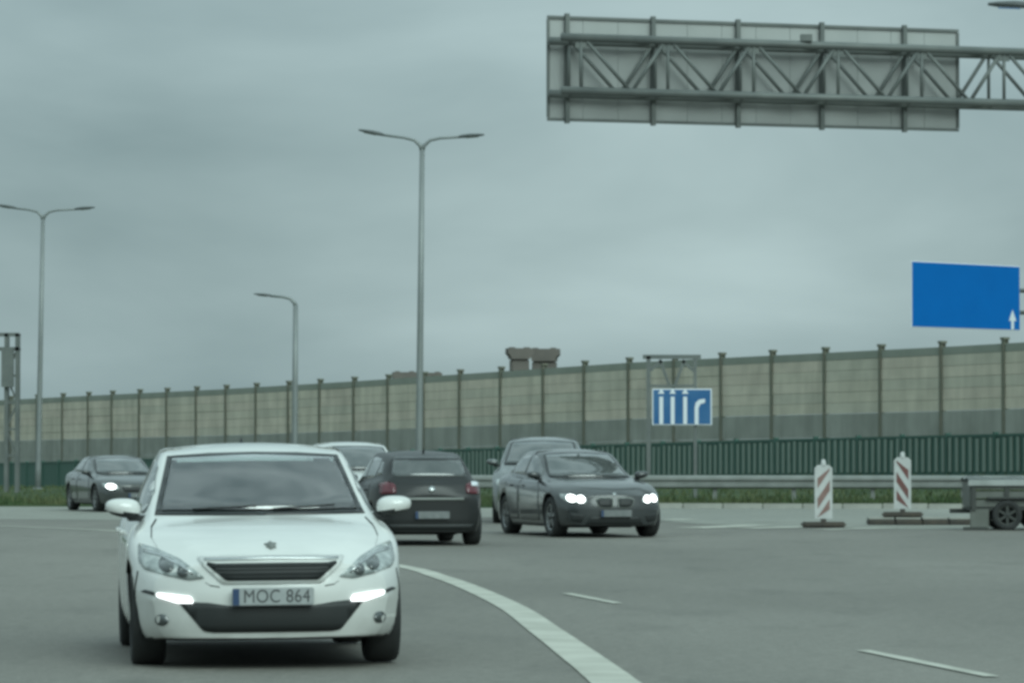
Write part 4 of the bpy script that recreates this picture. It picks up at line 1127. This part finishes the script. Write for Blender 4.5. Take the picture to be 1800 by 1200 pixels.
        hl = [(.82, .75), (.70, .735), (.52, .675), (.46, .60), (.56, .575), (.76, .61), (.83, .67)]
        for q in (hl, sym(hl)):
            lam = fp("headlight", q, M_LENS, rnd=0.03, proud=0.008, cell=0.05)
            sg_ = 1 if q is hl else -1
            if lit:
                o_ = patch("lit_lamp", bvh, [(sg_ * .655 * sy + .105 * math.cos(2 * PI * i / 16), .655 * sz + .062 * math.sin(2 * PI * i / 16)) for i in range(16)], 'F', M_LEDB, lam, proud=0.016, depth=0.0, rnd=0, cell=0.05, Ln=Ln)
        fp("grille", [(-.42, .645), (.42, .645), (.36, .52), (-.36, .52)], M_PLASTIC, rnd=0.03, proud=0.008)
        fp("air_intake", [(-.55, .36), (.55, .36), (.50, .23), (-.50, .23)], M_PLASTIC, rnd=0.03, proud=0.006)
        pz = 0.43
    # number plates
    for axis in ('F', 'R'):
        zc = (pz if axis == 'F' else (plates or {}).get("rear_z", 0.62)) * sz
        xc = 0.0
        h_, n_, _, _ = bvh.ray_cast(Vector((xc, -3 if axis == 'F' else Ln + 3, zc)), Vector((0, 1 if axis == 'F' else -1, 0)))
        yy = h_.y + (-0.035 if axis == 'F' else 0.035)
        pb = A(box("number_plate", (xc, yy, zc), (0.52, 0.045, 0.112), M_PLATE if style == "white" else M_PLATE2, root, None, 0.006))
        sgn = -1 if axis == 'F' else 1
        bx_ = -0.238 if axis == 'F' else 0.238
        bb = box("plate_band", (xc + bx_, yy + sgn * 0.0235, zc), (0.042, 0.003, 0.104), M_BAND, pb)
        if axis == 'F' and plates and plates.get("text"):
            M_ = Matrix.Translation((xc + 0.022, yy - 0.0245, zc)) @ Matrix.Rotation(PI / 2, 4, 'X')
            text_obj("lettering", plates["text"], 0.118, M_INK, pb, M_, 0.001, sx=0.86)
    # mirrors
    for sgn in (-1, 1):
        mx_, my_, mz_ = sgn * (W2 + 0.012), (1.36 if hat else 1.72) * su, 1.025 * sz
        bm = bmesh.new(); bmesh.ops.create_uvsphere(bm, u_segments=20, v_segments=12, radius=1.0)
        for v in bm.verts:
            x, y, z = v.co
            x = math.copysign(abs(x) ** .8, x); z = math.copysign(abs(z) ** .75, z)
            taper = 1 - 0.30 * (x * sgn * .5 + .5)
            v.co = (mx_ + x * .118, my_ + y * .085, mz_ + z * .075 * taper + 0.012 * x * sgn)
        fa_up = [f_ for f_ in bm.faces]
        for f_ in bm.faces:
            f_.smooth = True
            if f_.calc_center_median().z < mz_ - 0.028: f_.material_index = 1
        mo = A(bm_obj("mirror", bm, [mirror_mat or pmat, M_PLASTIC], root))
        A(box("mirror_arm", (sgn * (W2 - 0.085), my_ + .02, mz_ - .07), (0.14, 0.07, 0.04), M_PLASTIC, root, None, 0.01))
        if True:
            box("mirror_glass", (mx_, my_ + 0.082, mz_), (0.15, 0.006, 0.09), M_GLASS, mo)
    # shark-fin / rod aerial
    h_, n_, _, _ = bvh.ray_cast(Vector((0, Ln * .78, 3)), Vector((0, 0, -1)))
    A(tube("aerial", [h_ + Vector((0, 0, -.01)), h_ + Vector((0, .05, .06))], [0.022, 0.008], M_PLASTIC, root, 8))
    for yy in (fo, fo + wb):
        for sgn in (-1, 1):
            wo = wheel_parts(root, (sgn * (W2 - tw / 2 - 0.025), yy, wr), wr, tw, sgn, True, spokes, steer if yy == fo else 0.0)
            parts.append(wo)
    A(box("underbody", (0, fo + wb / 2, gz + 0.03), (W2 * 1.2, wb * .9, 0.10), M_WELL, root))
    for o in parts:
        if o.name.startswith("wheel"): o.location = o.location + inv
        else: o.data.transform(Matrix.Translation(inv))
        for ch in o.children:
            if not o.name.startswith("wheel"): ch.data.transform(Matrix.Translation(inv))
    root["bvh"] = 0; del root["bvh"]
    return root, bvh, inv


# white hatchback in front
d = 26.35
car("white_car", "white hatchback facing the camera, nearest and largest car", HATCH, (at(466, 0, d).x, d, 0.0), math.radians(7.2), P_WHITE, wr=0.318, plates=dict(text="MOC 864"), style="white", roll=math.radians(-0.5), cabin=True)
# dark grey saloon with its lamps lit
d = 66.3
car("grey_saloon", "dark grey saloon with bright twin-ring headlights beside the lane sign", SEDAN, (at(1058, 0, d).x, d, 0.0), math.radians(14.5), P_GREY, wr=0.335, tw=0.245, style="sedan", lit=True, steer=math.radians(3))
# paler grey estate hidden behind it
spv = scaled(HATCH, 4.55, 1.96, 1.72, 2.7, 0.92); spv["kind"] = "hatch"
d = 79.5
car("grey_suv", "tall pale grey car mostly hidden behind the dark grey saloon", spv, (at(951, 0, d).x, d, 0.0), math.radians(-2.0), P_SILVER, wr=0.35, gz=0.2, style="plain", plates={})
# black hatchback seen from behind
sph = scaled(HATCH, 4.05, 1.70, 1.43, 2.54, 0.80); sph["kind"] = "hatch"
d = 60.5; yaw = math.radians(190.0)
rear_off = Vector((math.sin(math.radians(10)) * sph["wb"] * -1, math.cos(math.radians(10)) * sph["wb"], 0))
bl, bvh_b, inv_b = car("black_hatchback", "black hatchback driving away, seen from behind", sph, (at(747, 0, d).x + rear_off.x, d + rear_off.y, 0.0), yaw, P_BLACK, wr=0.30, style="plain", plates=dict(rear_z=0.47))
for nm_, poly, m_, pr in (("chrome_strip", [(-.52, .695), (.52, .695), (.52, .735), (-.52, .735)], M_GALV, 0.016),
                          ("emblem", [(.055 * math.cos(2 * PI * i / 14), .86 + .05 * math.sin(2 * PI * i / 14)) for i in range(14)], M_CHROME, 0.014),
                          ("tail_lamp_glint", [(-.79, .90), (-.66, .91), (-.66, .975), (-.79, .965)], M_WHITE, 0.02)):  # white patch painted on one tail lamp as its bright highlight
    o_ = patch(nm_, bvh_b, [(a * sph["sc"][1], b * sph["sc"][2]) for a, b in poly], 'R', m_, bl, proud=pr, rnd=0.01, Ln=sph["L"])
    o_.data.transform(Matrix.Translation(inv_b))
# dark saloon at the far left
spl = scaled(SEDAN, 4.6, 1.80, 1.33, 2.72, 0.85); spl["kind"] = "sedan"
d = 94.8
car("charcoal_saloon", "charcoal saloon rounding the far bend behind the white car's mirror", spl, (at(230, 0, d).x, d, 0.008), math.radians(19), P_CHAR, wr=0.31, style="plain", lit=True)
# white car glimpsed behind the white hatchback
spm = scaled(HATCH, 4.4, 1.80, 1.60, 2.65, 0.88); spm["kind"] = "hatch"
d = 72.0
car("white_minivan", "white car whose roof shows between the white hatchback and the black hatchback", spm, (at(632, 0, d).x, d, 0.0), math.radians(9), P_WHITE, wr=0.32, style="plain")
